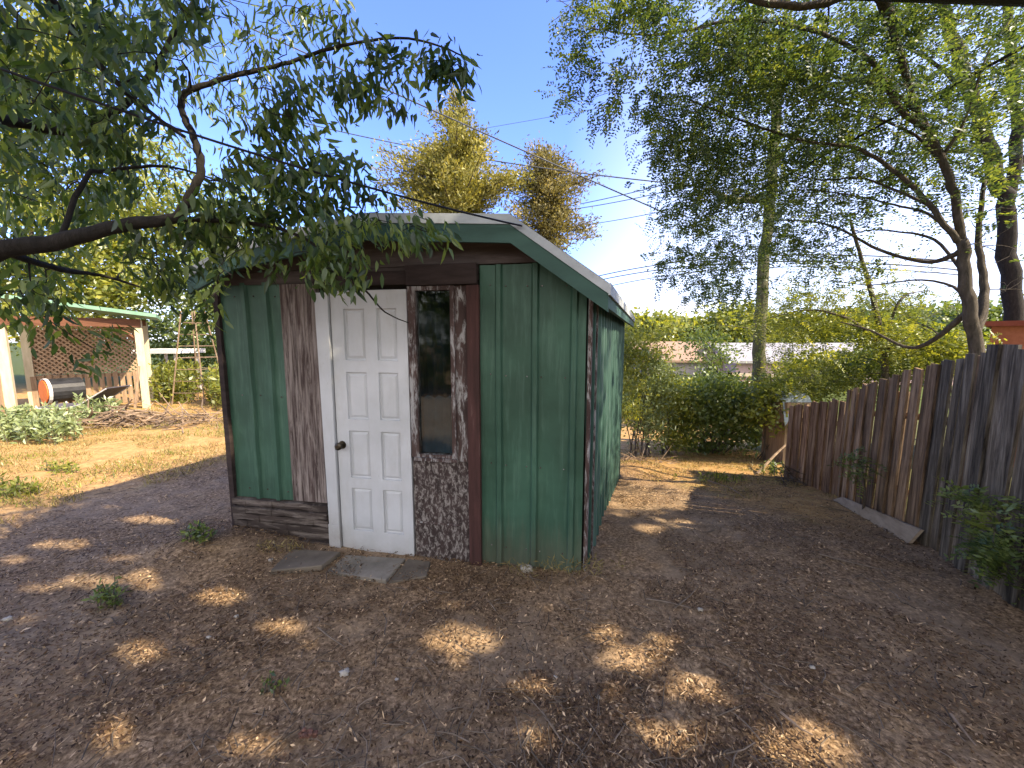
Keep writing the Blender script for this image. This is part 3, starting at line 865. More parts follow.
# ================================================================== FENCE
def fence(name, path, h0, h1, m, label, wmin, wmax, lean=0.0, gap=0.012, jag=0.05, rails=(0.35, 1.05), out=0.0, ltint=None):
    """path: list of 2-D points; boards as parts; rails behind (on the far side)."""
    path = [np.array(p, float) for p in path]
    seg = [np.linalg.norm(b - a) for a, b in zip(path[:-1], path[1:])]
    tot = sum(seg)
    def at(s):
        for (a, b, l) in zip(path[:-1], path[1:], seg):
            if s <= l + 1e-9: return a + (b - a) * s / l, (b - a) / l
            s -= l
        return path[-1], (path[-1] - path[-2]) / seg[-1]
    mid, _ = at(tot / 2)
    t = thing(name, (mid[0], mid[1], tz(*mid)), label, 'fence')
    s = 0.0; i = 0
    while s < tot - 0.03:
        w = random.uniform(wmin, wmax)
        w = min(w, tot - s)
        p, d = at(s + w / 2)
        d3 = np.array([d[0], d[1], 0]); n3 = np.array([-d[1], d[0], 0])
        if n3[0] > 0: n3 = -n3        # towards the yard
        h = h0 + (h1 - h0) * s / tot + random.uniform(-jag, jag * 0.6)
        z0 = tz(*p) - 0.06
        o = np.array([p[0], p[1], z0]) + n3 * random.uniform(0, 0.012)
        tilt = lean + random.uniform(-0.008, 0.008)
        az = unit(Z3 + d3 * tilt + n3 * out)
        a, b = -w / 2 + gap * random.uniform(-0.1, 0.7), w / 2 - gap * random.uniform(-0.1, 0.5)
        a, b = -w / 2 - 0.003, w / 2 + 0.003
        o = np.array([p[0], p[1], z0]) + n3 * (0.0215 * (i % 2))
        mb = MB()
        nseg = 4
        prof = []
        for q in range(nseg + 1):
            zz = h * q / nseg
            warp = 0.0
            prof.append((a + random.uniform(-0.002, 0.002), b + random.uniform(-0.002, 0.002), zz, warp))
        vs = []
        for (x0, x1, zz, wp) in prof:
            top = zz == prof[-1][2]
            e = random.uniform(-0.025, 0.0) if top else 0
            e2 = random.uniform(-0.025, 0.0) if top else 0
            vs += [o + d3 * x0 + n3 * (0.0 + wp) + az * (zz + e), o + d3 * x1 + n3 * wp + az * (zz + e2), o + d3 * x1 + n3 * (0.018 + wp) + az * (zz + e2), o + d3 * x0 + n3 * (0.018 + wp) + az * (zz + e)]
        fs = []
        for q in range(nseg):
            for k in range(4):
                k2 = (k + 1) % 4
                fs.append((q * 4 + k, q * 4 + k2, (q + 1) * 4 + k2, (q + 1) * 4 + k))
        fs += [(3, 2, 1, 0), tuple(nseg * 4 + k for k in range(4))]
        mb.add(vs, fs, random.random())
        mm = m(s / tot) if callable(m) else m
        mb.build('board', mm, t)
        s += w; i += 1
    for rz in rails:
        mb = MB()
        pts = []
        for q in range(9):
            p, d = at(tot * q / 8)
            n3 = np.array([-d[1], d[0], 0]);
            if n3[0] > 0: n3 = -n3
            pts.append(np.array([p[0], p[1], tz(*p) + rz]) - n3 * 0.03)
        mb.tube(pts, 0.028, 4); mb.build('rail', M['fence_brown'], t)
    for q in (0, 0.5, 1):
        p, d = at(tot * q)
        n3 = np.array([-d[1], d[0], 0])
        if n3[0] > 0: n3 = -n3
        mb = MB(); c = np.array([p[0], p[1], 0]) - n3 * 0.085
        z = tz(*p)
        mb.box(c, X3, Y3, Z3, (-0.045, 0.045), (-0.045, 0.045), (z - 0.3, z + min(h0, h1) - 0.1)); mb.build('post', M['fence_brown'], t)
    return t

F0 = G(940, 553); F1 = G(838, 497); F2 = G(786, 478)
dn = unit((F0 - F1)[:2])
Fm = F0[:2] + dn * 1.9 + np.array([0.0, 0.0])
fence('leaning_fence', [Fm, F0[:2] + dn * 0.03], 1.84, 1.66, M['fence_grey'], 'grey weathered picket fence section leaning, nearest the camera, with dark gaps between boards', 0.08, 0.135, lean=-0.045, gap=0.009, jag=0.03, out=0.02)
fence('board_fence', [F0[:2] - dn * 0.02, (F0[:2] + F1[:2]) / 2, F1[:2] + dn * 0.05], 1.62, 1.38, lambda t: M['fence_grey'] if t < 0.10 else M['fence_brown'], 'brown weathered board fence running between the grey leaning section and the short reddish section', 0.065, 0.11, lean=-0.02, gap=0.006, jag=0.02)
fence('short_fence', [F1[:2] - dn * 0.03, F2[:2]], 1.26, 1.17, M['fence_red'], 'short reddish fence section with thin pickets at the far end of the fence line', 0.07, 0.11, gap=0.02, jag=0.03, rails=(0.3, 0.9))

# loose plank lying against the fence foot
e_ = unit(np.array([F0[0] - F1[0], F0[1] - F1[1], 0])); pn = np.array([e_[1], -e_[0], 0])
if pn[0] > 0: pn = -pn
def _fp(t_):
    q_ = F1 + (F0 - F1) * t_ + pn * 0.10
    return np.array([q_[0], q_[1], tz(q_[0], q_[1]) + 0.01])
a = _fp(0.22); b = _fp(0.95)
mb = MB()
d = unit(b - a); nn = unit(np.array([d[1], -d[0], 0]))
if nn[0] > 0: nn = -nn
L_ = np.linalg.norm(b - a)
az = unit(Z3 - nn * 0.5)
c0 = a + nn * 0.03
mb.box8([c0 - d * 0.12, c0 + d * L_, c0 + d * L_ + nn * 0.025, c0 - d * 0.12 + nn * 0.025,
         c0 + az * 0.08, c0 + d * L_ + az * 0.15, c0 + d * L_ + az * 0.15 + nn * 0.025, c0 + az * 0.08 + nn * 0.025])
tag(mb.build('plank', M['plank'], None, base=a), 'pale bare plank propped along the foot of the brown fence', 'plank')
# ================================================================== TREES
def leafy(name, parent, centers, n_per, rad, L, Wd, m, tint_rng=(0, 1), droop_dir=None, cullf=1.0, flat=0.6, shade_low=0.25, grow=1.0):
    """broad small-leaf foliage in clusters"""
    C = np.repeat(centers, n_per, axis=0)
    n = len(C)
    off = rng.normal(size=(n, 3)) * rad * np.array([1, 1, flat])
    B = C + off
    D = rand_dir(n) + (np.array(droop_dir) if droop_dir is not None else 0)
    NN = rand_dir(n) + np.array([0, 0, 0.8])
    V, F = quad_leaves(B, D, NN, L * rng.uniform(0.6, 1.3, n), Wd * rng.uniform(0.7, 1.2, n))
    ct = np.repeat(rng.uniform(-0.18, 0.18, len(centers)), n_per)
    t = np.clip(rng.uniform(*tint_rng, n) * 0.8 + 0.1 + ct, 0, 1)
    if cullf > 0: V, F, t = cull(V, F, t, cullf); V, F = compact(V, F)
    return mesh_np(name, V, F, m, parent, t)

# ---- foreground peach-like tree, limb reaching in from the left
peach = thing('peach_tree', (-3.7, 1.5, tz(-3.7, 1.5)), 'dark-limbed tree reaching in from the left with long drooping narrow leaves over the shed roof', 'tree')
sk = Skeleton()
base = np.array([-3.7, 1.5, -0.1])
fork = np.array([-3.55, 1.55, 1.75])
sk.limb([base, base + [0.05, 0.02, 0.8], fork], 0.16, 0.12, 12)
sk.limb([fork, P(-60, 268, 1.85), P(0, 250, 1.9), P(60, 240, 1.98), P(130, 224, 2.05), P(180, 219, 2.1)], 0.055, 0.024, 10)
sk.limb([P(178, 219, 2.1), P(192, 195, 2.12), P(201, 165, 2.15), P(193, 135, 2.15), P(183, 115, 2.15), P(183, 95, 2.17), P(205, 85, 2.2), P(245, 73, 2.25), P(290, 62, 2.3), P(340, 46, 2.35), P(400, 38, 2.4), P(445, 48, 2.42), P(472, 62, 2.42)], 0.023, 0.003, 8)
sk.limb([fork, P(-80, 60, 1.7), P(20, -60, 1.9), P(48, -5, 2.0), P(80, 40, 2.1), P(112, 78, 2.15), P(150, 112, 2.2), P(185, 137, 2.2)], 0.036, 0.008, 8)
sk.limb([P(180, 219, 2.1), P(215, 221, 2.15), P(255, 224, 2.2), P(300, 236, 2.2), P(335, 262, 2.2), P(365, 290, 2.2), P(385, 312, 2.2), P(409, 323, 2.2)], 0.014, 0.003, 6)
sk.limb([P(60, 240, 1.98), P(85, 178, 2.1), P(105, 171, 2.2), P(150, 166, 2.3), P(185, 170, 2.4), P(230, 185, 2.5)], 0.014, 0.004, 6)
sk.limb([fork, P(-90, 150, 2.0), P(0, 120, 2.4), P(70, 130, 2.6), P(130, 100, 2.7), P(170, 40, 2.7), P(200, -10, 2.7)], 0.045, 0.008, 7)
sk.limb([P(0, 250, 1.9), P(60, 270, 2.2), P(100, 275, 2.4), P(150, 290, 2.5)], 0.02, 0.005, 6)
PE = [(60, 60, 85, 65, 34, 1.7, 3.0), (185, 40, 80, 50, 26, 2.0, 3.0), (60, 165, 80, 60, 30, 2.1, 3.2), (140, 150, 60, 50, 18, 2.2, 3.0),
      (70, 250, 85, 38, 26, 2.2, 3.2), (180, 255, 65, 34, 18, 2.1, 2.5), (230, 190, 55, 50, 18, 2.1, 2.5), (235, 95, 60, 25, 12, 2.1, 2.4),
      (290, 55, 55, 40, 8, 2.1, 2.5), (290, 110, 50, 25, 8, 2.15, 2.45), (315, 175, 45, 30, 14, 2.1, 2.4), (345, 200, 35, 20, 7, 2.1, 2.35),
      (265, 235, 70, 35, 13, 2.05, 2.4), (335, 242, 60, 30, 9, 2.0, 2.25), (405, 235, 28, 22, 5, 2.0, 2.2), (345, 272, 45, 10, 5, 2.0, 2.15),
      (35, 300, 45, 20, 9, 2.0, 2.8), (98, 345, 14, 6, 1, 2.1, 2.3), (280, 12, 40, 15, 7, 2.2, 2.6), (215, 300, 18, 14, 4, 2.1, 2.3),
      (370, 50, 12, 10, 3, 2.3, 2.4), (395, 62, 10, 15, 3, 2.3, 2.4), (425, 62, 12, 12, 4, 2.3, 2.4), (455, 66, 12, 10, 4, 2.3, 2.4),
      (385, 95, 12, 12, 3, 2.3, 2.4), (350, 92, 14, 16, 4, 2.3, 2.4), (330, 20, 30, 14, 4, 2.3, 2.5), (-60, 120, 70, 150, 30, 1.8, 3.0), (60, -60, 150, 50, 30, 1.9, 3.2)]
C = ell_points([(a, b, c_, d_, int(e * (1.75 if b < 200 else 1.35)) + 1, f_, g_) for a, b, c_, d_, e, f_, g_ in PE])
D0 = sk.attach(C, 0.010, 0.0022, 5, 0.08)
sk.mb.build('trunk', M['bark'], peach, smooth=True)
nl = 19
# leaves strung along the last 25 cm of every twig
CC = np.repeat(C, nl, axis=0); DD = np.repeat(D0, nl, axis=0); n = len(CC)
tw = unit(DD * np.array([1, 1, 0.3]) + rng.normal(size=(n, 3)) * 0.25 + np.repeat(rng.normal(size=(len(C), 3)) * 0.5, nl, axis=0) + np.array([0, 0, -0.25]))
B = CC + np.repeat(unit(rng.normal(size=(len(C), 3)) + D0), nl, axis=0) * rng.uniform(-0.16, 0.13, n)[:, None] + rng.normal(size=(n, 3)) * 0.035
LD = unit(tw * 0.55 + rand_dir(n) * 0.55 + np.array([0, 0, -0.75]))
V, F = fold_leaves(B, LD, rand_dir(n) + np.array([0, 0, 0.5]), rng.uniform(0.05, 0.095, n), rng.uniform(0.0085, 0.015, n), 0.3)
t = np.clip(np.repeat(rng.uniform(0.1, 0.8, len(C)), nl) + rng.normal(size=n) * 0.2, 0, 1)
t2 = np.repeat(t, 2)
V, F, t2 = cull(V, F, t2, 0.75); V, F = compact(V, F)
mesh_np('crown', V, F, M['leaf_peach'], peach, t2)

# ---- honey-locust behind the fence (two big stems) and its long limbs over the yard
def locust_crown(parent, ells, nfr, sk, cullf, L=0.17, ll=0.05, lw=0.022, rad=0.17, keepfrac=0.7, m='leaf_locust', npair=6):
    C = ell_points(ells)
    D0 = sk.attach(C, 0.022, 0.003, 4, 0.06, keep=rng.random(len(C)) < keepfrac)
    tight = np.where(project(C)[0] < 668, 0.5, 1.0)
    CC = np.repeat(C, nfr, axis=0); n = len(CC)
    B = CC + rng.normal(size=(n, 3)) * rad * np.array([1.1, 1.1, 0.45]) * np.repeat(tight, nfr)[:, None]
    D = unit(rand_dir(n) * 0.9 + np.repeat(D0, nfr, axis=0) * 0.5 + np.array([0, 0, -0.35]))
    V, F, per = fronds(B, D, L * rng.uniform(0.7, 1.2, n), npair, lw, ll)
    ct = np.repeat(rng.uniform(0.05, 0.75, len(C)), nfr)
    t = np.clip(np.tile(ct, per) + rng.normal(size=len(F)) * 0.15, 0, 1)
    if cullf > 0: V, F, t = cull(V, F, t, cullf); V, F = compact(V, F)
    mesh_np('crown', V, F, M[m], parent, t)

locust = thing('locust_tree', (5.3, 4.0, tz(5.3, 4.0)), 'large feathery-leaved tree just behind the grey fence, its long boughs arching over the yard', 'tree')
sk = Skeleton()
Y1 = 4.3
b1 = P(978, 430, Y1); b2 = P(1003, 430, 4.0)
sk.limb([b1 - [0, 0, .6], P(975, 350, Y1), P(966, 290, Y1), P(963, 240, Y1)], 0.068, 0.05, 10)
sk.limb([P(963, 245, Y1), P(945, 225, Y1), P(923, 197, 4.4), P(893, 170, 4.5), P(855, 148, 4.6), P(800, 140, 4.7), P(740, 120, 4.8), P(690, 100, 4.8)], 0.032, 0.008, 7)
sk.limb([P(963, 242, Y1), P(951, 185, Y1), P(937, 150, 4.3), P(916, 107, 4.3), P(897, 45, 4.2), P(880, -10, 4.1), P(850, -80, 4.0)], 0.040, 0.02, 8)
sk.limb([P(930, 130, 4.3), P(900, 110, 4.3), P(870, 60, 4.4), P(810, 30, 4.5), P(740, 20, 4.6), P(680, 32, 4.7), P(640, 35, 4.7), P(590, 28, 4.7)], 0.03, 0.006, 6)
sk.limb([P(963, 250, Y1), P(930, 262, 4.6), P(880, 250, 4.9), P(830, 225, 5.1), P(780, 220, 5.3)], 0.03, 0.008, 6)
sk.limb([P(970, 310, Y1), P(940, 335, 4.6), P(910, 348, 4.9), P(870, 330, 5.2), P(840, 322, 5.4)], 0.035, 0.008, 6)
for pts_ in ([(958, 240, 4.3), (930, 215, 4.5), (895, 205, 4.7), (850, 195, 4.9), (800, 190, 5.2), (760, 200, 5.4)],
             [(930, 205, 4.4), (895, 190, 4.6), (860, 178, 4.9), (820, 180, 5.1), (785, 170, 5.3)],
             [(965, 275, 4.3), (935, 240, 4.6), (900, 232, 4.9), (860, 232, 5.1), (810, 255, 5.4)],
             [(940, 160, 4.3), (915, 135, 4.5), (880, 120, 4.7), (830, 105, 4.9), (790, 108, 5.1)],
             [(920, 115, 4.3), (890, 90, 4.4), (850, 80, 4.6), (800, 72, 4.8), (750, 78, 5.0)],
             [(968, 300, 4.3), (950, 285, 4.5), (915, 280, 4.8), (870, 285, 5.1), (830, 280, 5.3)],
             [(940, 160, 4.3), (965, 120, 4.2), (985, 60, 4.2), (1010, 20, 4.2)]):
    sk.limb([P(*q_) for q_ in pts_], 0.018, 0.004, 6)
sk.limb([P(975, 335, Y1), P(985, 290, 4.5), P(978, 240, 4.7), P(985, 180, 4.8)], 0.05, 0.02, 7)
sk.limb([P(890, 20, 4.15), P(870, -8, 3.95), P(800, 6, 3.9), P(700, -10, 4.0), P(620, -20, 4.2)], 0.05, 0.012, 7)
LE = [(570, 12, 35, 16, 12, 4.2, 5.0), (580, 55, 10, 22, 7, 4.4, 5.0), (577, 95, 10, 8, 3, 4.5, 4.9), (640, 12, 50, 12, 15, 4.2, 5), (610, 92, 12, 16, 4, 4.5, 5.0), (655, 95, 12, 9, 3, 4.5, 5),
      (612, 72, 16, 7, 2, 4.5, 5), (635, 62, 16, 9, 3, 4.5, 5), (605, 118, 6, 8, 2, 4.5, 5), (705, 45, 45, 38, 42, 4.2, 5.6), (670, 115, 25, 25, 10, 4.5, 5.6), (700, 120, 45, 40, 34, 4.6, 6), (670, 155, 16, 14, 6, 4.8, 5.4),
      (690, 200, 30, 35, 18, 4.8, 6), (680, 265, 20, 16, 5, 5, 6), (720, 270, 35, 35, 20, 5, 6.5), (760, 60, 60, 60, 60, 4.2, 6),
      (780, 170, 70, 50, 50, 4.5, 6.5), (850, 60, 70, 60, 60, 4, 6), (860, 160, 70, 50, 34, 4.4, 6.5), (940, 60, 80, 70, 70, 3.6, 6),
      (960, 180, 60, 50, 26, 4.2, 6.5), (1000, 250, 45, 45, 22, 3.9, 6), (850, 250, 80, 40, 26, 4.8, 7), (780, 240, 50, 30, 16, 5, 7), (930, 310, 50, 30, 16, 4.6, 6.5),
      (1060, 100, 60, 150, 60, 3.4, 6), (850, -60, 220, 50, 90, 3.6, 6.5), (600, -50, 80, 30, 16, 4.2, 5.5), (1100, 250, 60, 100, 30, 3.6, 6)]
locust_crown(locust, [(a, b, c_, d_, int(e * (1.5 if b > 140 else 0.95)), f_, g_) for a, b, c_, d_, e, f_, g_ in LE], 14, sk, 1.0)
sk.mb.build('trunk', M['bark_g'], locust, smooth=True)

Yt = 9.7
tall = thing('tall_dark_tree', (P(1012, 340, Yt)[0], Yt, tz(12.5, Yt)), 'tall dark-stemmed tree rising behind the terracotta outbuilding at the right edge', 'tree')
sk = Skeleton()
bt_ = P(1014, 420, Yt); bt_[2] = tz(bt_[0], Yt) - 0.2
sk.limb([bt_, P(1012, 330, Yt), P(1008, 225, Yt), P(997, 177, Yt), P(981, 128, Yt), P(966, 80, Yt), P(948, 22, Yt), P(930, -40, Yt)], 0.19, 0.09, 10)
sk.limb([P(1006, 215, Yt), P(1016, 150, Yt), P(1014, 90, Yt), P(1008, 20, Yt), P(1012, -60, Yt)], 0.12, 0.07, 8)
sk.limb([P(985, 150, Yt), P(940, 152, 9.9), P(900, 154, 10), P(875, 150, 10)], 0.05, 0.02, 6)
sk.limb([P(1000, 190, Yt), P(1030, 150, Yt), P(1060, 90, Yt)], 0.07, 0.03, 6)
sk.limb([P(970, 95, Yt), P(930, 60, 9.8), P(890, 40, 9.9)], 0.05, 0.02, 6)
locust_crown(tall, [(1000, 240, 40, 35, 22, 9.2, 10.5), (940, 150, 50, 40, 22, 9.2, 10.5), (1000, 90, 50, 70, 34, 9, 10.5), (900, 50, 50, 50, 24, 9.2, 10.5), (1060, 160, 40, 100, 22, 9, 10.5)], 8, sk, 1.0, 0.26, 0.07, 0.032, 0.3, 0.8)
sk.mb.build('trunk', M['bark'], tall, smooth=True)

# lower sunlit boughs: a second, younger tree behind the fence
young = thing('young_locust_tree', (6.9, 6.9, tz(6.9, 6.9)), 'slender younger tree with bright yellow-green layered boughs just above the brown fence', 'tree')
sk = Skeleton()
bb = np.array([6.9, 6.9, tz(6.9, 6.9) - 0.2])
sk.limb([bb, bb + [-0.1, 0, 1.4], P(880, 330, 6.8), P(865, 270, 6.8), P(850, 220, 6.8)], 0.07, 0.02, 8)
sk.limb([P(890, 350, 6.8), P(850, 320, 6.6), P(810, 310, 6.6), P(770, 318, 6.8)], 0.03, 0.006, 6)
sk.limb([P(885, 345, 6.8), P(900, 300, 6.8), P(930, 290, 7)], 0.03, 0.006, 6)
locust_crown(young, [(850, 305, 80, 20, 60, 6.3, 7.5), (800, 325, 50, 12, 34, 6.4, 7.4), (900, 335, 50, 14, 36, 6.3, 7.2), (840, 352, 60, 8, 10, 6.4, 7.4), (840, 382, 65, 12, 40, 6.8, 7.8), (920, 350, 40, 16, 22, 6.2, 7.0), (860, 260, 60, 20, 10, 6.4, 7.4), (790, 350, 25, 12, 5, 6.8, 7.5)],
             13, sk, 0.0, 0.2, 0.05, 0.022, 0.2, 0.8, 'leaf_yellow')
sk.mb.build('trunk', M['bark_g'], young, smooth=True)

# tall straight trunk behind the hedge
elm = thing('tall_tree', (P(757, 400, 9.2)[0], 9.2, tz(6.0, 9.2)), 'tall straight pale mossy trunk rising behind the leafy hedge, with a branch stub', 'tree')
sk = Skeleton()
bt = P(752, 470, 9.2)
sk.limb([P(754, 440, 9.2), P(757, 395, 9.2), P(760, 330, 9.2), P(764, 260, 9.2), P(770, 200, 9.2), P(775, 120, 9.2), P(782, 40, 9.2)], 0.165, 0.08, 10)
sk.limb([P(769, 198, 9.2), P(752, 200, 9.0), P(728, 199, 8.8), P(712, 190, 8.7)], 0.09, 0.05, 7)
sk.limb([P(772, 170, 9.2), P(800, 130, 9.0), P(830, 80, 9.0)], 0.06, 0.02, 6)
sk.limb([P(776, 110, 9.2), P(745, 70, 9.0), P(715, 50, 9.0)], 0.06, 0.02, 6)
locust_crown(elm, [(775, 170, 22, 50, 26, 8.8, 9.6), (700, 230, 30, 40, 14, 8, 9.5), (735, 215, 35, 18, 12, 8.4, 9.2), (725, 140, 40, 60, 30, 8, 9.5), (790, 60, 60, 60, 40, 8, 10), (850, 110, 40, 60, 20, 8, 10), (728, 290, 22, 14, 12, 8, 8.8), (720, 330, 20, 12, 6, 8.2, 9)],
             8, sk, 1.0, 0.24, 0.06, 0.028, 0.26, 0.8)
sk.mb.build('trunk', M['bark_l'], elm, smooth=True)

# ---- shade tree to the right of / above the camera, outside the frame: crown shaped to throw the dappled shade
shade_tree = thing('shade_tree', (5.6, -1.6, 0), 'big spreading yard tree beside the viewpoint with unseen crown shaped to shade the bare ground', 'tree')
sk = Skeleton()
tb = np.array([5.6, -1.6, -0.2])
top = np.array([5.0, -1.3, 3.4])
sk.limb([tb, tb + [-0.1, 0.1, 1.8], top], 0.26, 0.18, 12)
for e in ((3.0, 0.6, 5.6), (0.4, -0.4, 5.8), (5.6, 1.6, 5.6), (-1.5, -1.6, 6.4), (3.0, -2.0, 6.0), (6.4, -0.5, 6.6), (-3.2, -1.0, 6.0)):
    e = np.array(e); mid = (top + e) / 2 + [0, 0, 0.5]
    sk.limb([top, mid, e], 0.10, 0.025, 7)
tg = []
NT = 1500
while len(tg) < NT:
    x = random.uniform(-7.5, 3.8); y = random.uniform(0.2, 5.8)
    z = random.choice((0, 0, 0, 0.8, 1.6))
    if y > 2.7 and x > 0.6 and z > 0: continue
    if x > -3.0 and x < 0.5 and y > 3.0: y = random.uniform(1.0, 3.0)
    g = np.array([x, y, z + tz(x, y)])
    t_ = random.uniform(6.2, 10.5)
    q = g + SUN * t_
    if q[1] > 1.7: continue
    if lit_mask(q, 1.0)[0]: continue
    tg.append(q)
C = np.array(tg)
D0 = sk.attach(C, 0.012, 0.004, 4, 0.05, keep=rng.random(len(C)) < 0.08)
nf = 16
CC = np.repeat(C, nf, axis=0); n = len(CC)
B = CC + rng.normal(size=(n, 3)) * 0.22
V, F, per = fronds(B, unit(rand_dir(n) + [0, 0, -0.3]), 0.22 * rng.uniform(0.7, 1.2, n), 3, 0.055, 0.10)
t = np.clip(rng.uniform(0, 0.8, len(F)), 0, 1)
V, F, t = cull(V, F, t, 1.0); V, F = compact(V, F)
mesh_np('crown', V, F, M['leaf_locust'], shade_tree, t)
sk.mb.build('trunk', M['bark_g'], shade_tree, smooth=True)

# ---- simple background tree
def bgtree(name, base, h, ells, m, label, n_per=70, L=0.12, Wd=0.07, rad=0.35, group=None, trunk_r=0.14, bark='bark_g', tint_rng=(0, 1)):
    base = np.array([base[0], base[1], tz(base[0], base[1])])
    t = thing(name, base, label, 'tree', group)
    C = ell_points([(a, b, c_, d_, int(e * 1.7), f_, g_) for a, b, c_, d_, e, f_, g_ in ells])
    sk = Skeleton()
    topc = C.mean(0); topz = C[:, 2].max()
    sk.limb([base - [0, 0, 0.2], base + [0.1, 0, h * 0.3], np.array([topc[0], topc[1], (topz + topc[2]) / 2])], trunk_r, trunk_r * 0.25, 8)
    sk.attach(C, 0.05, 0.012, 4, 0.05, keep=rng.random(len(C)) < 0.6)
    leafy('crown', t, C, n_per, rad, L, Wd, M[m], tint_rng, (0, 0, -0.3), 0.0)
    sk.mb.build('trunk', M[bark], t, smooth=True)
    return t

bgtree('broadleaf_tree', (-15.5, 13), 7, [(30, 130, 70, 90, 42, 12, 14), (20, 250, 70, 60, 34, 11.5, 13.5), (60, 40, 50, 45, 16, 12, 14), (10, 320, 40, 15, 8, 11, 12), (-60, 150, 60, 150, 30, 11, 14)], 'leaf_yellow', 'bright yellow-green tree at the far left, behind the foreground limb', 90, 0.20, 0.10, 0.45)
bgtree('broadleaf_tree', (-9.8, 13.5), 6, [(130, 190, 50, 60, 26, 12.5, 14.5), (150, 260, 60, 50, 34, 12.5, 14.5), (90, 290, 40, 35, 16, 12, 14)], 'leaf_yellow', 'yellow-green tree rising behind the lattice shelter', 90, 0.20, 0.10, 0.45)
bgtree('broadleaf_tree', (-7.3, 13.0), 6, [(225, 235, 45, 50, 22, 12, 14), (205, 310, 35, 35, 24, 12, 14), (270, 240, 35, 35, 12, 12, 14)], 'leaf_mid', 'mid-green tree between the lattice shelter and the shed', 80, 0.18, 0.09, 0.4)
bgtree('broadleaf_tree', (-14.2, 17), 6, [(110, 335, 90, 26, 40, 15, 17), (210, 345, 40, 22, 18, 15, 17)], 'leaf_mid', 'low dark green tree filling the gap behind the trellis', 80, 0.2, 0.1, 0.5)

# ---- conifers lit gold, behind the shed
def conifer(base, axis_px, Y, layers, m, label, n_per, trunk_r=0.16):
    base = np.array([base[0], base[1], tz(*base)])
    t = thing('conifer_tree', base, label, 'tree', 'conifers behind the shed')
    top = P(axis_px[0], axis_px[1], Y)
    mb = MB()
    mb.tube([base, (base + top) / 2, top], [trunk_r, trunk_r * 0.6, 0.02], 7)
    C = []; D = []
    for (cy, hw, nb) in layers:
        for i in range(nb):
            ang = random.uniform(0, 2 * math.pi); rr = random.uniform(0.35, 1.0) * (1 + 0.3 * math.sin(ang * 2 + cy * 0.11))
            f = (cy - axis_px[1]) / 250
            c0 = P(axis_px[0] + axis_px[2] * (cy - axis_px[1]), cy, Y)
            R_ = hw / FPX * Y * rr
            d = np.array([math.cos(ang), math.sin(ang), 0])
            tip = c0 + d * R_ + [0, 0, 0.10 * R_ + random.uniform(-0.2, 0.2)]
            pts = [c0 + [0, 0, -0.1], c0 + d * R_ * 0.5 + [0, 0, 0.02], tip]
            mb.tube(pts, [0.03, 0.02, 0.006], 4, cap=False)
            k = max(2, int(R_ / 0.16))
            for q in range(k):
                s_ = (q + 0.6) / k
                C.append(c0 + (tip - c0) * s_); D.append(unit(d + [0, 0, 0.5]))
    C = np.array(C); D = np.array(D)
    n = len(C) * n_per
    B = np.repeat(C, n_per, axis=0) + rng.normal(size=(n, 3)) * np.array([0.15, 0.15, 0.13])
    DD = unit(np.repeat(D, n_per, axis=0) + rng.normal(size=(n, 3)) * 0.8 + [0, 0, 0.05])
    V, F = quad_leaves(B, DD, rand_dir(n), rng.uniform(0.08, 0.17, n), rng.uniform(0.035, 0.06, n))
    tt = np.clip(np.repeat(rng.uniform(0.1, 0.8, len(C)), n_per) + rng.normal(size=n) * 0.2, 0, 1)
    mesh_np('crown', V, F, M[m], t, tt)
    mb.build('trunk', M['bark_g'], t, smooth=True)

conifer((-2.9, 13.5), (458, 92, -0.05), 13.5, [(100, 8, 7), (112, 14, 8), (122, 20, 9), (135, 18, 9), (148, 40, 16), (160, 52, 20), (172, 56, 22), (184, 64, 26), (196, 70, 28), (208, 72, 28), (222, 62, 22), (240, 62, 14), (270, 62, 12)], 'leaf_olive',
        'larger golden-green conifer standing left of the roof ridge', 28)
conifer((1.1, 15), (547, 150, 0.05), 14.5, [(156, 18, 8), (166, 32, 14), (178, 38, 18), (190, 40, 20), (202, 40, 20), (214, 40, 18), (226, 48, 18), (238, 40, 14), (252, 30, 12), (275, 30, 10)], 'leaf_grey',
        'smaller brownish conifer standing right of the larger golden one', 26)

hb = thing('reflection_hedge', (-1.5, -6.5, 0), 'unseen tall hedge added behind the viewpoint to darken the shed window reflection', 'hedge')  # unseen hedge, added only for its reflection in the window pane
C = np.stack([rng.uniform(-9, 5, 900), rng.uniform(-7.6, -6.0, 900), rng.uniform(0.1, 3.3, 900)], -1)
leafy('foliage', hb, C, 16, 0.3, 0.22, 0.14, M['leaf_mid'], (0, 0.8), (0, 0, -0.2), 0.0)
for x_ in np.linspace(-8.5, 4.5, 8):
    mb = MB(); mb.tube([np.array([x_, -6.8, -0.1]), np.array([x_ + 0.2, -6.8, 1.4]), np.array([x_, -6.7, 2.8])], [0.06, 0.045, 0.015], 6); mb.build('stem', M['bark_g'], hb)

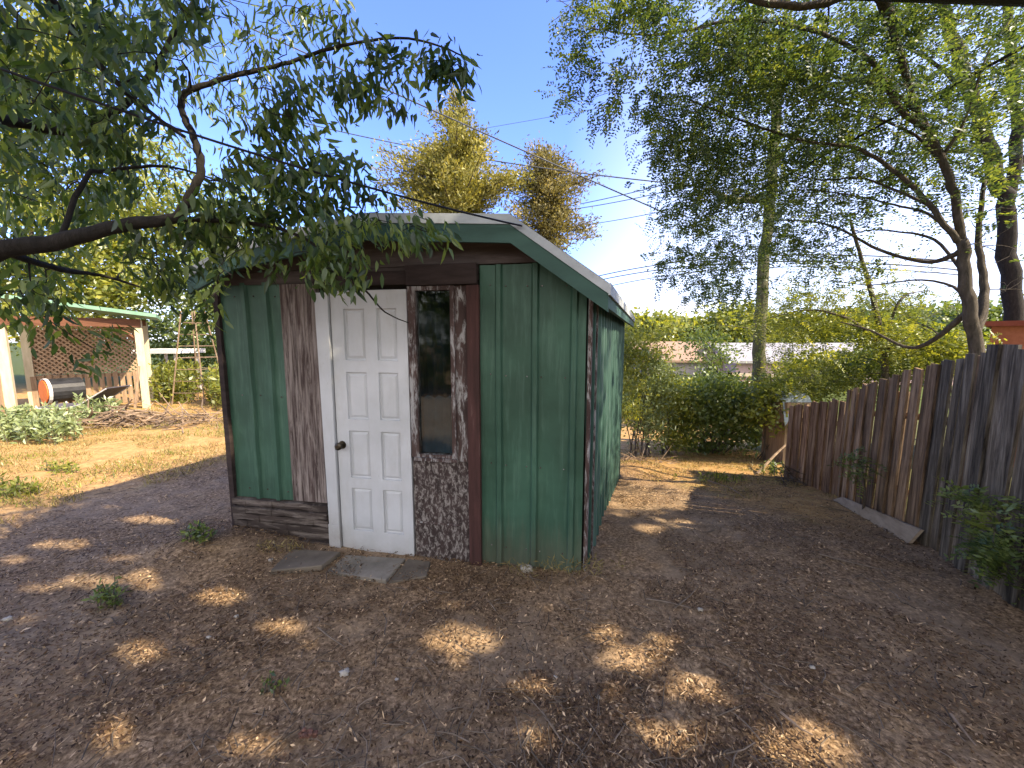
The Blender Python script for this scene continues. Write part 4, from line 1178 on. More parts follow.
# ---- shrubs behind the shed on the right
def shrub(name, px, Y, ells, m, label, n_per=60, L=0.1, Wd=0.05, rad=0.16, cat='shrub', group=None, tint_rng=(0, 1), nstem=7, cullf=0.0, bark='bark_g', droop=(0, 0, -0.2)):
    C = ell_points(ells)
    bx, by = P(px, 400, Y)[:2]
    base = np.array([bx, by, tz(bx, by)])
    t = thing(name, base, label, cat, group)
    mb = MB()
    order = rng.permutation(len(C))[:nstem]
    for j in order:
        c = C[j]; b = base + [random.uniform(-0.15, 0.15), random.uniform(-0.15, 0.15), -0.05]
        mid = (b + c) / 2 + rng.normal(size=3) * 0.05
        mb = MB(); mb.tube([b, mid, c], [0.013, 0.009, 0.003] if nstem != 5 else [0.004, 0.003, 0.002], 5); mb.build('stem', M[bark], t)
    zmin = terrain(C[:, 0], C[:, 1]); C[:, 2] = np.maximum(C[:, 2], zmin + 0.06)
    leafy('foliage', t, C, n_per, rad, L, Wd, M[m], tint_rng, droop, cullf)
    return t

shrub('tall_shrub', 640, 7.6, [(640, 345, 24, 20, 30, 7.2, 8.2), (628, 385, 12, 40, 34, 7.0, 7.8)], 'leaf_yellow', 'upright shrub with yellow-green tips against the shed rear corner', 60, 0.10, 0.035, 0.16)
shrub('tall_shrub', 647, 7.9, [(648, 395, 18, 48, 60, 7.4, 8.1)], 'leaf_silver', 'grey-green thin shrub between the shed corner and the bright green bush', 55, 0.11, 0.03, 0.16, tint_rng=(0, 0.5))
shrub('hedge_shrub', 668, 8.2, [(668, 412, 24, 38, 70, 7.8, 8.8), (660, 380, 14, 14, 10, 8, 8.6)], 'leaf_yellow', 'fresh green rounded bush left of the large dark hedge', 70, 0.09, 0.04, 0.17, group='bushes at the back of the yard')
shrub('hedge_shrub', 715, 8.4, [(715, 415, 44, 38, 120, 7.9, 9.2), (705, 385, 36, 10, 16, 8.2, 9.2)], 'leaf_mid', 'largest dark leafy hedge bush in front of the pale trunk', 80, 0.10, 0.055, 0.18, group='bushes at the back of the yard', tint_rng=(0.15, 1.0), nstem=16)
shrub('hedge_shrub', 772, 7.4, [(772, 415, 20, 38, 34, 7.0, 7.9), (783, 392, 20, 12, 10, 7.2, 8)], 'leaf_yellow', 'light green climbing bush at the fence end, right of the pale trunk', 60, 0.10, 0.055, 0.17, group='bushes at the back of the yard', tint_rng=(0, 0.8))
shrub('fence_side_shrub', 830, 8.6, [(825, 372, 40, 16, 60, 8.0, 9.2), (800, 385, 26, 10, 26, 8.2, 9.2)], 'leaf_yellow', 'yellow-green bush rising behind the lowest stretch of the brown fence', 70, 0.10, 0.05, 0.2, group='bushes behind the fence')
shrub('fence_side_shrub', 905, 8.0, [(895, 360, 38, 16, 56, 7.4, 8.8)], 'leaf_mid', 'green bush behind the brown fence, between the slender tree and the dark stems', 70, 0.10, 0.05, 0.2, group='bushes behind the fence')
shrub('fence_side_shrub', 955, 6.6, [(950, 352, 26, 16, 34, 6.2, 7.2)], 'leaf_yellow', 'loose bush behind the fence around the foot of the dark stems', 60, 0.09, 0.045, 0.18, group='bushes behind the fence')
shrub('small_tree', 712, 13.0, [(712, 350, 18, 18, 18, 12.6, 13.4), (700, 338, 10, 10, 6, 12.6, 13.4)], 'leaf_mid', 'small pale green tree in front of the tan-roofed house', 60, 0.13, 0.06, 0.25, cat='tree')
for i, (px, py, rx, ry, Y, lab, mm) in enumerate([(640, 330, 30, 10, 30, 'low bright treeline clump just right of the shed roof', 'leaf_yellow'), (690, 334, 34, 10, 32, 'bright green tree above the tan roof', 'leaf_yellow'),
                                (735, 328, 30, 18, 30, 'yellow-green rounded tree left of the pale trunk, above the houses', 'leaf_yellow'), (800, 330, 45, 12, 34, 'bright green tree above the long white roof, right of the pale trunk', 'leaf_yellow'), (880, 325, 60, 14, 34, 'far green tree seen through the boughs above the brown fence', 'leaf_mid'), (980, 325, 60, 18, 30, 'far green tree behind the terracotta building', 'leaf_mid')]):
    bx = P(px, 350, Y)[0]
    bgtree('distant_tree', (bx, Y), 3, [(px, py, rx, ry, 46, Y - 1, Y + 1.5)], mm, lab, 60, 0.42, 0.26, 0.7, 'distant trees beyond the houses')

# ================================================================== BUILDINGS
def house(name, c, w, d, zb, ze, zr, rot, wallm, roofm, label, wins=(), oh=0.35):
    c = np.array([c[0], c[1], 0.0])
    ax = np.array([math.cos(rot), math.sin(rot), 0]); ay = np.array([-math.sin(rot), math.cos(rot), 0])
    t = thing(name, (c[0], c[1], zb), label, 'building')
    mb = MB(); o = c
    pts = lambda x, y, z: o + ax * x + ay * y + Z3 * z
    vs = [pts(-w / 2, -d / 2, zb), pts(w / 2, -d / 2, zb), pts(w / 2, d / 2, zb), pts(-w / 2, d / 2, zb),
          pts(-w / 2, -d / 2, ze), pts(w / 2, -d / 2, ze), pts(w / 2, d / 2, ze), pts(-w / 2, d / 2, ze), pts(-w / 2, 0, zr - 0.1), pts(w / 2, 0, zr - 0.1)]
    mb.add(vs, [(0, 1, 5, 4), (1, 2, 6, 9, 5), (2, 3, 7, 6), (3, 0, 4, 8, 7)]); mb.build('wall', M[wallm], t)
    mb = MB()
    W2 = w / 2 + oh; D2 = d / 2 + oh; dz = (zr - ze) * oh / (d / 2)
    for sg in (-1, 1):
        mb.box8([pts(-W2, sg * D2, ze - dz), pts(W2, sg * D2, ze - dz), pts(W2, 0, zr), pts(-W2, 0, zr),
                 pts(-W2, sg * D2, ze - dz + 0.12), pts(W2, sg * D2, ze - dz + 0.12), pts(W2, 0, zr + 0.12), pts(-W2, 0, zr + 0.12)])
    mb.build('roof', M[roofm], t)
    for (x0, x1, z0, z1) in wins:
        mb = MB()
        mb.box(c - ay * (d / 2), ax, -ay, Z3, (x0 - .06, x1 + .06), (0.004, 0.05), (z0 - .06, z1 + .06)); f = mb.build('window', M['trim_w'], t)
        mb = MB()
        mb.box(c - ay * (d / 2), ax, -ay, Z3, (x0, x1), (0.05, 0.06), (z0, z1)); mb.build('pane', M['win_dark'], f)
    return t
cx = P(672, 350, 24)[0]
house('neighbour_house', (cx, 24), 4.6, 5, -2.4, 0.55, 1.45, R(-4), 'greige', 'tan_roof', 'small house with a tan shingle roof and greige wall above the green bush', [(0.9, 1.7, -0.9, 0.1)])
cx = P(820, 350, 22)[0]
house('long_house', (cx + 0.8, 22), 13.5, 5, -2.4, 0.60, 1.38, R(-2), 'pink_wall', 'white_roof', 'long low building with pale metal roof and dusty pink wall beyond the fence', [(-5.2, -4.2, -1.3, -0.5), (-1.6, -0.4, -1.4, -0.5), (2.5, 3.7, -1.4, -0.5)])
# red deck railing
t = thing('deck_railing', P(755, 392, 13.2), 'red-brown picket railing seen beyond the hedge either side of the pale trunk', 'railing')
a = P(735, 376, 13.2); b = P(785, 378, 13.2)
dd = unit(b - a)
mb = MB(); mb.box(a, dd, np.array([0, 1, 0]), Z3, (-0.2, 2.2), (0, 0.08), (0, 0.1)); mb.build('top_rail', M['cream'], t)
mb = MB(); mb.box(a, dd, np.array([0, 1, 0]), Z3, (-0.2, 2.2), (0, 0.06), (-0.75, -0.66)); mb.build('bottom_rail', M['rust_beam'], t)
for i in range(15):
    mb = MB(); mb.box(a, dd, np.array([0, 1, 0]), Z3, (-0.12 + i * 0.15, -0.06 + i * 0.15), (0.01, 0.05), (-0.72, 0.0)); mb.build('baluster', M['rust_beam'], t)
for i in (0, 2.0):
    mb = MB(); mb.box(a, dd, np.array([0, 1, 0]), Z3, (-0.2 + i, -0.1 + i), (0.0, 0.1), (-1.4, 0.12)); mb.build('post', M['rust_beam'], t)
# terracotta outbuilding at the right edge
t = thing('outbuilding', (10.3, 7.6, tz(10.3, 7.6)), 'flat-topped terracotta outbuilding above the grey fence at the right edge', 'building')
a = P(989, 345, 6.9); zt = 1.65 + 6.9 * 0.035
c = np.array([a[0], 6.9, 0.0])
dx = unit(np.array([0.60, -0.80, 0])); dy = np.array([-dx[1], dx[0], 0])
mb = MB(); mb.box(c, dx, dy, Z3, (0, 2.6), (0, 3.5), (-1.6, zt)); mb.build('wall', M['stucco'], t)
mb = MB(); mb.box(c, dx, dy, Z3, (-0.08, 2.7), (-0.08, 3.6), (zt, zt + 0.09)); mb.build('roof_edge', M['stucco_edge'], t)
mb = MB(); mb.box(c, dx, -dy, Z3, (1.2, 2.1), (0.004, 0.05), (-0.6, zt - 0.5)); f = mb.build('window', M['trim_w'], t)
mb = MB(); mb.box(c, dx, -dy, Z3, (1.28, 2.02), (0.05, 0.06), (-0.52, zt - 0.58)); mb.build('pane', M['win_dark'], f)
# blue tarp over something behind the fence end
vs = []; fs = []
a = P(787, 402, 6.9)
for i in range(9):
    for j in range(7):
        x = i / 8; y = j / 6
        vs.append(a + np.array([x * 0.55, y * 0.7, 0.14 * math.sin(y * 3.1) + 0.03 * math.sin(i * 1.9 + j) - (0.35 if j == 0 else 0) - (0.1 if i in (0, 8) else 0)]))
for i in range(8):
    for j in range(6):
        fs.append((i * 7 + j, (i + 1) * 7 + j, (i + 1) * 7 + j + 1, i * 7 + j + 1))
mb = MB(); mb.add(vs, fs)
t = thing('tarp_covered_pile', (a[0] + .27, a[1] + .35, tz(a[0], a[1])), 'pale blue tarp over a pile just behind the short reddish fence', 'tarp')
mb.build('tarp', M['tarp'], t, smooth=True)
mb = MB(); mb.box(np.array([a[0], a[1], 0]), X3, Y3, Z3, (0.03, 0.52), (0.03, 0.65), (tz(a[0], a[1]) - 0.1, a[2] - 0.02)); mb.build('crate', M['slat'], t)

# ================================================================== LEFT SIDE: shelter and yard things
YS = 9.3
pr = P(147, 408, YS); g0 = tz(pr[0], YS)
SR = np.array([0.77, 0.64, 0]); SDp = np.array([-0.64, 0.77, 0])
SP0 = np.array([pr[0], YS, g0])
t = thing('lattice_shelter', SP0 - SR * 1.0 + SDp * 0.75, 'small open garden shelter with pale green roof, cream corner post and tan lattice back', 'shelter')
WS, DS, hf = 2.05, 1.5, 2.12
def SL(x, y, z): return SP0 + SR * x + SDp * y + Z3 * z
def slb(mb, x, y, z): mb.box(SP0, SR, SDp, Z3, x, y, z)
for (x, y) in ((0, 0), (-WS, 0), (0, DS), (-WS, DS)):
    mb = MB(); slb(mb, (x - .07, x + .07), (y - .07, y + .07), (-0.1, hf)); mb.build('post', M['cream'], t)
mb = MB()
zl_, zr_ = hf + 0.42, hf + 0.06
mb.box8([SL(-WS - .3, -.35, zl_), SL(.35, -.35, zr_), SL(.35, DS + .3, zr_), SL(-WS - .3, DS + .3, zl_),
         SL(-WS - .3, -.35, zl_ + .08), SL(.35, -.35, zr_ + .08), SL(.35, DS + .3, zr_ + .08), SL(-WS - .3, DS + .3, zl_ + .08)])
mb.build('roof', M['pav_roof'], t)
mb = MB(); slb(mb, (-WS - .05, 0.05), (-0.1, -0.073), (hf - 0.17, hf + 0.02)); mb.build('beam', M['rust_beam'], t)
mb = MB(); mb.tube([SL(-0.05, 0, 1.65), SL(-0.45, 0, 2.05)], 0.04, 4); mb.build('brace', M['rust_beam'], t)
mb = MB(); slb(mb, (-WS - .05, 0.05), (DS - 0.1, DS - 0.073), (hf - 0.1, hf + 0.05)); mb.build('beam', M['rust_beam'], t)
mb = MB()
za, zb_ = 0.82, hf - 0.1
H = zb_ - za
kk = -int(H / 0.11) - 1
while -WS + kk * 0.11 < 0:
    x = -WS + kk * 0.11
    for sg in (1, -1):
        a0, a1 = x, x + H          # slope 1 line from (a0,za) to (a1,zb)
        lo, hi = max(a0, -WS), min(a1, 0.0)
        if hi - lo > 0.04:
            if sg == 1: p = (lo, za + lo - a0); q = (hi, za + hi - a0)
            else: p = (lo, zb_ - (lo - a0)); q = (hi, zb_ - (hi - a0))
            yy = DS - 0.05 + (0.014 if sg == 1 else 0)
            P0 = SL(p[0], yy, p[1]); P1 = SL(q[0], yy, q[1])
            d = unit(P1 - P0); sd_ = np.cross(d, SDp) * 0.017; th = SDp * 0.012
            mb.box8([P0 - sd_, P1 - sd_, P1 - sd_ + th, P0 - sd_ + th, P0 + sd_, P1 + sd_, P1 + sd_ + th, P0 + sd_ + th])
    kk += 1
mb.build('lattice_panel', M['lattice'], t)
mb = MB()
x = -WS; i = 0
while x < -0.08:
    slb(mb, (x, x + 0.09), (DS - 0.08, DS - 0.055), (0, 0.78 + 0.02 * (i % 3))); x += 0.125; i += 1
slb(mb, (-WS, 0), (DS - 0.054, DS - 0.02), (0.7, 0.8))
mb.build('slat_panel', M['slat'], t)
mb = MB(); slb(mb, (-WS, -1.0), (DS + 0.0, DS + 0.03), (0.85, 1.9)); mb.build('back_board', M['slat'], t)

# barrel with orange end on a frame
c = P(54, 388, 8.3); gz = tz(c[0], c[1])
t = thing('barrel_cart', (c[0], c[1], gz), 'black barrel with a bright orange end and pale rim standing in front of the shelter', 'barrel cart')
ax = unit(np.array([0.42, 0.90, 0]))
cc = np.array([c[0] - 0.1, c[1] - 0.1, gz + 0.56])
mb = MB(); mb.tube([cc, cc + ax * 0.55], 0.27, 20); mb.build('barrel', M['black'], t)
mb = MB(); mb.tube([cc - ax * 0.02, cc - ax * 0.004], 0.245, 20); mb.build('end_panel', M['orange'], t)
mb = MB(); mb.tube([cc + ax * 0.0, cc + ax * 0.05], 0.283, 20); mb.build('rim', M['pale_metal'], t)
for s_ in (0.1, 0.42):
    for q in (-1, 1):
        n_ = np.array([-ax[1], ax[0], 0])
        mb = MB(); mb.tube([cc + ax * s_ + n_ * 0.2 * q - [0, 0, .2], cc + ax * s_ + n_ * 0.28 * q - [0, 0, 0.66]], 0.025, 6); mb.build('leg', M['black'], t)
# tilted garden lounger
c = P(88, 400, 8.0); gz = tz(c[0], c[1])
t = thing('garden_lounger', (c[0], c[1], gz), 'grey mauve fabric lounger with raised back beside the black barrel', 'lounger')
ax = unit(np.array([1, 0.1, 0])); ay = np.array([-ax[1], ax[0], 0])
o = np.array([c[0], c[1], gz])
prof = [(-0.75, 0.28), (-0.2, 0.26), (0.1, 0.34), (0.62, 0.66)]
mb = MB()
for (x0, z0), (x1, z1) in zip(prof[:-1], prof[1:]):
    mb.box8([o + ax * x0 - ay * .27 + Z3 * z0, o + ax * x1 - ay * .27 + Z3 * z1, o + ax * x1 + ay * .27 + Z3 * z1, o + ax * x0 + ay * .27 + Z3 * z0,
             o + ax * x0 - ay * .27 + Z3 * (z0 + .02), o + ax * x1 - ay * .27 + Z3 * (z1 + .02), o + ax * x1 + ay * .27 + Z3 * (z1 + .02), o + ax * x0 + ay * .27 + Z3 * (z0 + .02)])
mb.build('seat', M['fabric'], t)
for sg in (-1, 1):
    mb = MB(); mb.tube([o + ax * x + ay * .29 * sg + Z3 * z for x, z in prof], 0.012, 6); mb.build('side_rail', M['pale_metal'], t)
    for x in (-0.7, 0.2):
        mb = MB(); mb.tube([o + ax * x + ay * .29 * sg + Z3 * 0.33, o + ax * (x + .1) + ay * .29 * sg], 0.015, 6); mb.build('leg', M['pale_metal'], t)
# far left fence panel and white post
c = P(12, 410, 8.6); gz = tz(c[0], c[1])
t = thing('side_fence', (c[0] - 1, c[1], gz), 'brown horizontal-board fence at the left edge, left of the shelter', 'fence')
mb = MB(); mb.box(np.array([c[0], c[1], gz]), X3, Y3, Z3, (-0.2, -0.1), (-0.08, -0.002), (-0.1, 1.4)); mb.build('post', M['slat'], t)
for i in range(7):
    mb = MB(); mb.box(np.array([c[0], c[1], gz]), X3, Y3, Z3, (-2.3, -0.1), (0.0, 0.03), (0.1 + i * 0.18, 0.27 + i * 0.18)); mb.build('board', M['slat'], t)
# wooden stake leaning on the shelter
a = P(135, 408, 9.0); b = P(139, 366, 9.15)
mb = MB(); mb.tube([a, (a + b) / 2, b], [0.03, 0.028, 0.026], 7)
tag(mb.build('wooden_stake', M['slat'], None, base=a), 'slim wooden stake leaning just left of the cream shelter post', 'stake')
# white table top behind shelter
c = P(172, 352, 11.8)
gz = tz(c[0], c[1])
t = thing('garden_table', (c[0], c[1], gz), 'white-topped garden table right of the shelter post', 'table')
mb = MB(); mb.box(np.array([c[0], c[1], c[2]]), X3, Y3, Z3, (-0.75, 0.55), (-0.5, 0.6), (-0.03, 0.10)); mb.build('tabletop', M['white_top'], t)
for x in (-0.6, 0.4):
    for y in (-0.35, 0.45):
        mb = MB(); mb.box(np.array([c[0] + x, c[1] + y, gz]), X3, Y3, Z3, (-0.03, 0.03), (-0.03, 0.03), (0, c[2] - gz - 0.032)); mb.build('leg', M['pale_metal'], t)
# trellis tower
c = P(201, 398, 10.2); gz = tz(c[0], c[1])
t = thing('trellis_tower', (c[0], c[1], gz), 'thin grey openwork trellis tower between the shelter and the shed', 'trellis')
tw_, hw_ = 0.17, 0.42
for sx in (-1, 1):
    for sy in (-1, 1):
        mb = MB(); mb.tube([np.array([c[0] + sx * hw_, c[1] + sy * hw_, gz]), np.array([c[0] + sx * tw_, c[1] + sy * tw_, gz + 2.4])], 0.016, 5); mb.build('leg', M['branch_pale'], t)
mb = MB()
for k in range(1, 8):
    w_ = hw_ + (tw_ - hw_) * k / 8; z_ = gz + 2.4 * k / 8
    q = [np.array([c[0] + sx * w_, c[1] + sy * w_, z_]) for sx, sy in ((-1, -1), (1, -1), (1, 1), (-1, 1))]
    for i in range(4): mb.tube([q[i], q[(i + 1) % 4]], 0.009, 4)
mb.build('crossbar', M['branch_pale'], t)

# brush piles
def brush(px, py, r, n, m, label, h=0.35, ln=(0.3, 0.9), rr=(0.006, 0.03)):
    c = G(px, py)
    t = thing('brush_pile', c, label, 'brush pile')
    mb = MB()
    for i in range(n):
        a = random.uniform(0, 2 * math.pi); q = random.random() ** 0.6 * r
        p = np.array([c[0] + math.cos(a) * q * 1.4, c[1] + math.sin(a) * q * 0.8, 0])
        p[2] = tz(p[0], p[1]) + random.random() * h * (1 - q / r * 0.7)
        d = unit(np.array([random.gauss(0, 1), random.gauss(0, 1), random.gauss(0, 0.35)]))
        L_ = random.uniform(*ln); r_ = random.uniform(*rr)
        e = p + d * L_; e[2] = max(e[2], tz(e[0], e[1]) + 0.01)
        md = (p + e) / 2 + rng.normal(size=3) * L_ * 0.06
        mb.tube([p, md, e], [r_, r_ * 0.8, r_ * 0.5], 5, random.random())
    mb.build('branches', M[m], t)
brush(128, 424, 0.55, 170, 'branch_pale', 'heap of bleached cut branches in front of the shelter post', 0.40, (0.15, 0.5), (0.005, 0.022))
brush(195, 425, 0.7, 110, 'branch_pale', 'low spread of pale branches between the branch heap and the shed', 0.25, (0.2, 0.7), (0.004, 0.015))
brush(806, 483, 0.32, 130, 'twig', 'small tangle of dark twigs at the foot of the reddish fence', 0.3, (0.15, 0.5), (0.003, 0.009))
brush(638, 462, 0.5, 90, 'branch_pale', 'pale twigs strewn on the low mound beside the shed rear corner', 0.12, (0.1, 0.45), (0.003, 0.010))
# leaning stick
a = G(757, 474); b = P(790, 441, 6.6)
mb = MB(); mb.tube([a, (a + b) / 2 + [0, 0, 0.02], b], [0.022, 0.02, 0.014], 6)
tag(mb.build('leaning_stick', M['branch_pale'], None, base=a), 'bare pale stick leaning from the ground against the reddish fence', 'stick')

# ================================================================== CABLES
def cable(pts, r, m, label, sag=0.0, group='overhead wires'):
    a, b = [np.asarray(p, float) for p in pts]
    n = 24
    q = [a + (b - a) * i / n - Z3 * sag * 4 * (i / n) * (1 - i / n) for i in range(n + 1)]
    mb = MB(); mb.tube(q, r, 5)
    c = (a + b) / 2
    return tag(mb.build('overhead_wire', M[m], None, base=tuple(a)), label, 'wire', group)
cable((P(-80, 40, 1.62), P(522, 226, 2.48)), 0.0062, 'cable', 'thick black cable dropping across the leaves to the shed roof', 0.05)
cable((P(250, 28, 9.0), P(672, 216, 9.5)), 0.016, 'wire', 'steepest dark wire running down from the top left past the golden conifer', 0.02)
cable((P(300, 122, 16), P(700, 186, 12)), 0.020, 'wire', 'shallow wire crossing in front of both conifers', 0.25)
cable((P(540, 211, 20), P(700, 175, 14)), 0.018, 'wire', 'upper wire of the thin pair rising to the right of the smaller conifer', 0.1)
cable((P(540, 213, 20), P(720, 178, 14.5)), 0.018, 'wire', 'lower wire of the thin pair rising to the right of the smaller conifer', 0.16)
cable((P(560, 228, 20), P(720, 198, 15)), 0.016, 'wire', 'thin wire below the pair, beside the smaller conifer', 0.12)
cable((P(590, 278, 18), P(960, 262, 12)), 0.022, 'wire', 'highest of the three wires just above the shed eave', -0.55)
cable((P(600, 280, 18), P(960, 270, 12)), 0.022, 'wire', 'middle of the three wires just above the shed eave', -0.50)
cable((P(610, 286, 18), P(960, 275, 12)), 0.018, 'wire', 'lowest of the three wires just above the shed eave', -0.50)
cable((P(400, 142, 30), P(720, 85, 24)), 0.014, 'wire', 'faint wire high above the conifers in the clear sky', 0.1)
cable((P(1100, 5, 3.4), P(690, 226, 7)), 0.014, 'cable', 'dark cable slanting down from the top right corner through the foliage', 0.02)
cable((P(820, -6, 3.2), P(1100, 4, 3.0)), 0.03, 'cable', 'heavy dark cable along the very top right of the view', 0.0)

# ================================================================== GROUND COVER
def blades(name, ells, m, L, Wd, label=None, cat=None, kind='stuff', spread=0.35, up=1.2, cullf=0.0, parent=None):
    B = []
    for (cx, cy, rx, ry, n) in ells:
        for _ in range(n):
            while True:
                a, b = random.uniform(-1, 1), random.uniform(-1, 1)
                if a * a + b * b < 1: break
            B.append((cx + a * rx, cy + b * ry))
    pts = np.array([G(*q) for q in B])
    n = len(pts)
    D = unit(rng.normal(size=(n, 3)) * spread + [0, 0, up])
    V, F = quad_leaves(pts - [0, 0, 0.01], D, rand_dir(n), L * rng.uniform(0.4, 1.3, n), Wd * rng.uniform(0.7, 1.3, n))
    o = mesh_np(name, V, F, M[m], parent, rng.random(n))
    if parent is None: o['kind'] = kind
    return o

def ground_cover(name, region, n, m, L, Wd, up, spread, clump=0.5):
    """region in world xy: (x0,x1,y0,y1, mask fn)"""
    x0, x1, y0, y1, fn = region
    X = rng.uniform(x0, x1, n * 3); Y = rng.uniform(y0, y1, n * 3)
    k = fn(X, Y)
    X, Y = X[k][:n], Y[k][:n]
    Z = terrain(X, Y)
    n = len(X)
    B = np.stack([X, Y, Z - 0.005], -1)
    D = unit(rng.normal(size=(n, 3)) * spread + [0, 0, up])
    V, F = quad_leaves(B, D, rand_dir(n), L * rng.uniform(0.4, 1.3, n), Wd * rng.uniform(0.7, 1.3, n))
    o = mesh_np(name, V, F, M[m], None, rng.random(n))
    o['kind'] = 'stuff'
    return o

def vnoise(X, Y, s, seed):
    return np.array([noise.noise(Vector((a * s, b * s, seed))) for a, b in zip(X, Y)])

def m_dry(X, Y):
    px, py, ok = project(np.stack([X, Y, terrain(X, Y)], -1))
    return ok & (px < 240) & (py < 528 - 66 / 235 * px) & (vnoise(X, Y, 1.5, 2) > -0.05)
ground_cover('dry_grass', (-11, -2.7, 3.2, 9.5, m_dry), 26000, 'dry_grass', 0.07, 0.008, 0.8, 0.6)
def m_gr(X, Y):
    px, py, ok = project(np.stack([X, Y, terrain(X, Y)], -1))
    return ok & (px < 240) & (py < 515 - 50 / 235 * px) & (vnoise(X, Y, 1.1, 6) > 0.12)
ground_cover('green_grass', (-11, -2.7, 3.4, 9.5, m_gr), 6000, 'leaf_yellow', 0.08, 0.009, 1.0, 0.5)
def m_r(X, Y):
    px, py, ok = project(np.stack([X, Y, terrain(X, Y)], -1))
    return ok & (px > 610) & (py < 474 + (px - 625) * 0.26) & (vnoise(X, Y, 1.6, 8) > -0.1)
ground_cover('straw_grass', (1.3, 5.5, 4.4, 9.5, m_r), 14000, 'dry_grass', 0.06, 0.008, 0.5, 0.8)

def weed_patch(px, py, rx, ry, n, m, hgt, label, L=0.07, Wd=0.03, per=30, cat='weeds'):
    c = G(px, py + ry)
    t = thing('weed_clump', c, label, cat)
    st = MB(); B = []
    for i in range(n):
        a, b = random.gauss(0, 0.45), random.gauss(0, 0.45)
        q = G(px + a * rx, py + ry * 0.4 + b * ry * 0.6)
        h = hgt * random.uniform(0.5, 1.1)
        tip = q + [random.gauss(0, 0.12) * h, random.gauss(0, 0.12) * h, h]
        st.tube([q - [0, 0, 0.02], (q + tip) / 2 + rng.normal(size=3) * 0.02 * h, tip], [0.005, 0.004, 0.002], 4, cap=False)
        for k in range(per):
            u = random.random() ** 0.7
            B.append(q + (tip - q) * u)
    B = np.array(B); nn = len(B)
    D = unit(rng.normal(size=(nn, 3)) + [0, 0, 0.5])
    V, F = quad_leaves(B + rng.normal(size=(nn, 3)) * 0.015, D, rand_dir(nn) + [0, 0, 0.6], L * rng.uniform(0.5, 1.3, nn), Wd * rng.uniform(0.6, 1.2, nn))
    mesh_np('foliage', V, F, M[m], t, rng.random(nn))
    st.build('stem', M['bark_g'], t)
    return t
weed_patch(35, 432, 50, 14, 100, 'leaf_silver', 0.5, 'broad silvery-green weed clump at the left edge before the fence', 0.10, 0.04)
weed_patch(100, 415, 26, 12, 50, 'leaf_silver', 0.45, 'silvery weeds below the lounger, left of the branch heap', 0.10, 0.04)
weed_patch(178, 395, 26, 10, 110, 'leaf_yellow', 1.0, 'tall bright green weeds right of the cream shelter post', 0.16, 0.06)
weed_patch(222, 400, 16, 12, 70, 'leaf_yellow', 0.95, 'tall yellow-green weeds close to the shed left wall', 0.15, 0.06)
weed_patch(203, 540, 20, 7, 12, 'leaf_mid', 0.14, 'low dark green weed on the soil left of the shed corner', 0.05, 0.022, 16)
weed_patch(285, 549, 40, 4, 10, 'dry_grass', 0.07, 'dry tufts along the foot of the delaminated boards', 0.05, 0.008, 12)
weed_patch(112, 602, 16, 12, 12, 'leaf_mid', 0.18, 'small thin green seedling on the bare soil at left', 0.045, 0.016, 14)
weed_patch(275, 690, 14, 6, 5, 'leaf_mid', 0.07, 'tiny green sprout in the foreground soil', 0.03, 0.014, 10)
weed_patch(18, 490, 26, 12, 22, 'leaf_yellow', 0.16, 'yellow-green grass weeds on the sunlit ground at the left edge', 0.07, 0.02, 18)
weed_patch(60, 470, 20, 6, 14, 'leaf_yellow', 0.12, 'short green weeds in the sunny ground before the branch heap', 0.06, 0.02, 16)
weed_patch(720, 478, 30, 6, 22, 'leaf_yellow', 0.10, 'low green weeds along the sunny path before the large hedge', 0.06, 0.02, 16)
weed_patch(775, 470, 20, 7, 20, 'leaf_mid', 0.18, 'green weeds beneath the leaning stick', 0.06, 0.025, 16)

# ferny sapling at right edge, sapling by the fence
def frondplant(name, base, ells, label, m, nfr, L, ll, lw, cat='sapling'):
    base = np.array(base, float)
    t = thing(name, base, label, cat)
    sk = Skeleton()
    C = ell_points(ells)
    top = C.mean(0)
    sk.limb([base - [0, 0, .05], (base + top) / 2 + [0.03, 0, 0], top], 0.012, 0.004, 6)
    D0 = sk.attach(C, 0.006, 0.002, 4, 0.1)
    CC = np.repeat(C, nfr, axis=0); n = len(CC)
    V, F, per = fronds(CC + rng.normal(size=(n, 3)) * 0.04, unit(rand_dir(n) * [1, 1, 0.4] + np.repeat(D0, nfr, axis=0) * 0.4), L * rng.uniform(0.7, 1.2, n), 6, lw, ll)
    tt = np.clip(np.tile(np.repeat(rng.uniform(0.2, 0.9, len(C)), nfr), per) + rng.normal(size=len(F)) * 0.12, 0, 1)
    mesh_np('foliage', V, F, M[m], t, tt)
    sk.mb.build('stem', M['bark_g'], t)
gb = G(1006, 590)
frondplant('fern_leaved_sapling', (gb[0] + 0.1, gb[1], tz(gb[0] + 0.1, gb[1])), [(1005, 545, 26, 32, 26, 2.1, 2.5), (1020, 515, 20, 12, 8, 2.1, 2.5), (970, 498, 12, 5, 4, 2.4, 2.55), (1040, 550, 30, 35, 20, 2.0, 2.4)],
           'green fern-leaved sapling in front of the grey fence at the right edge', 'leaf_mid', 6, 0.13, 0.042, 0.017)
gb = G(872, 515)
frondplant('fence_sapling', (gb[0] - .1, gb[1], gb[2]), [(866, 468, 14, 14, 9, gb[1] - 0.25, gb[1] - 0.05), (853, 458, 8, 5, 3, gb[1] - 0.2, gb[1])],
           'slight feathery sapling in front of the brown fence above the pale plank', 'leaf_mid', 4, 0.14, 0.04, 0.015)

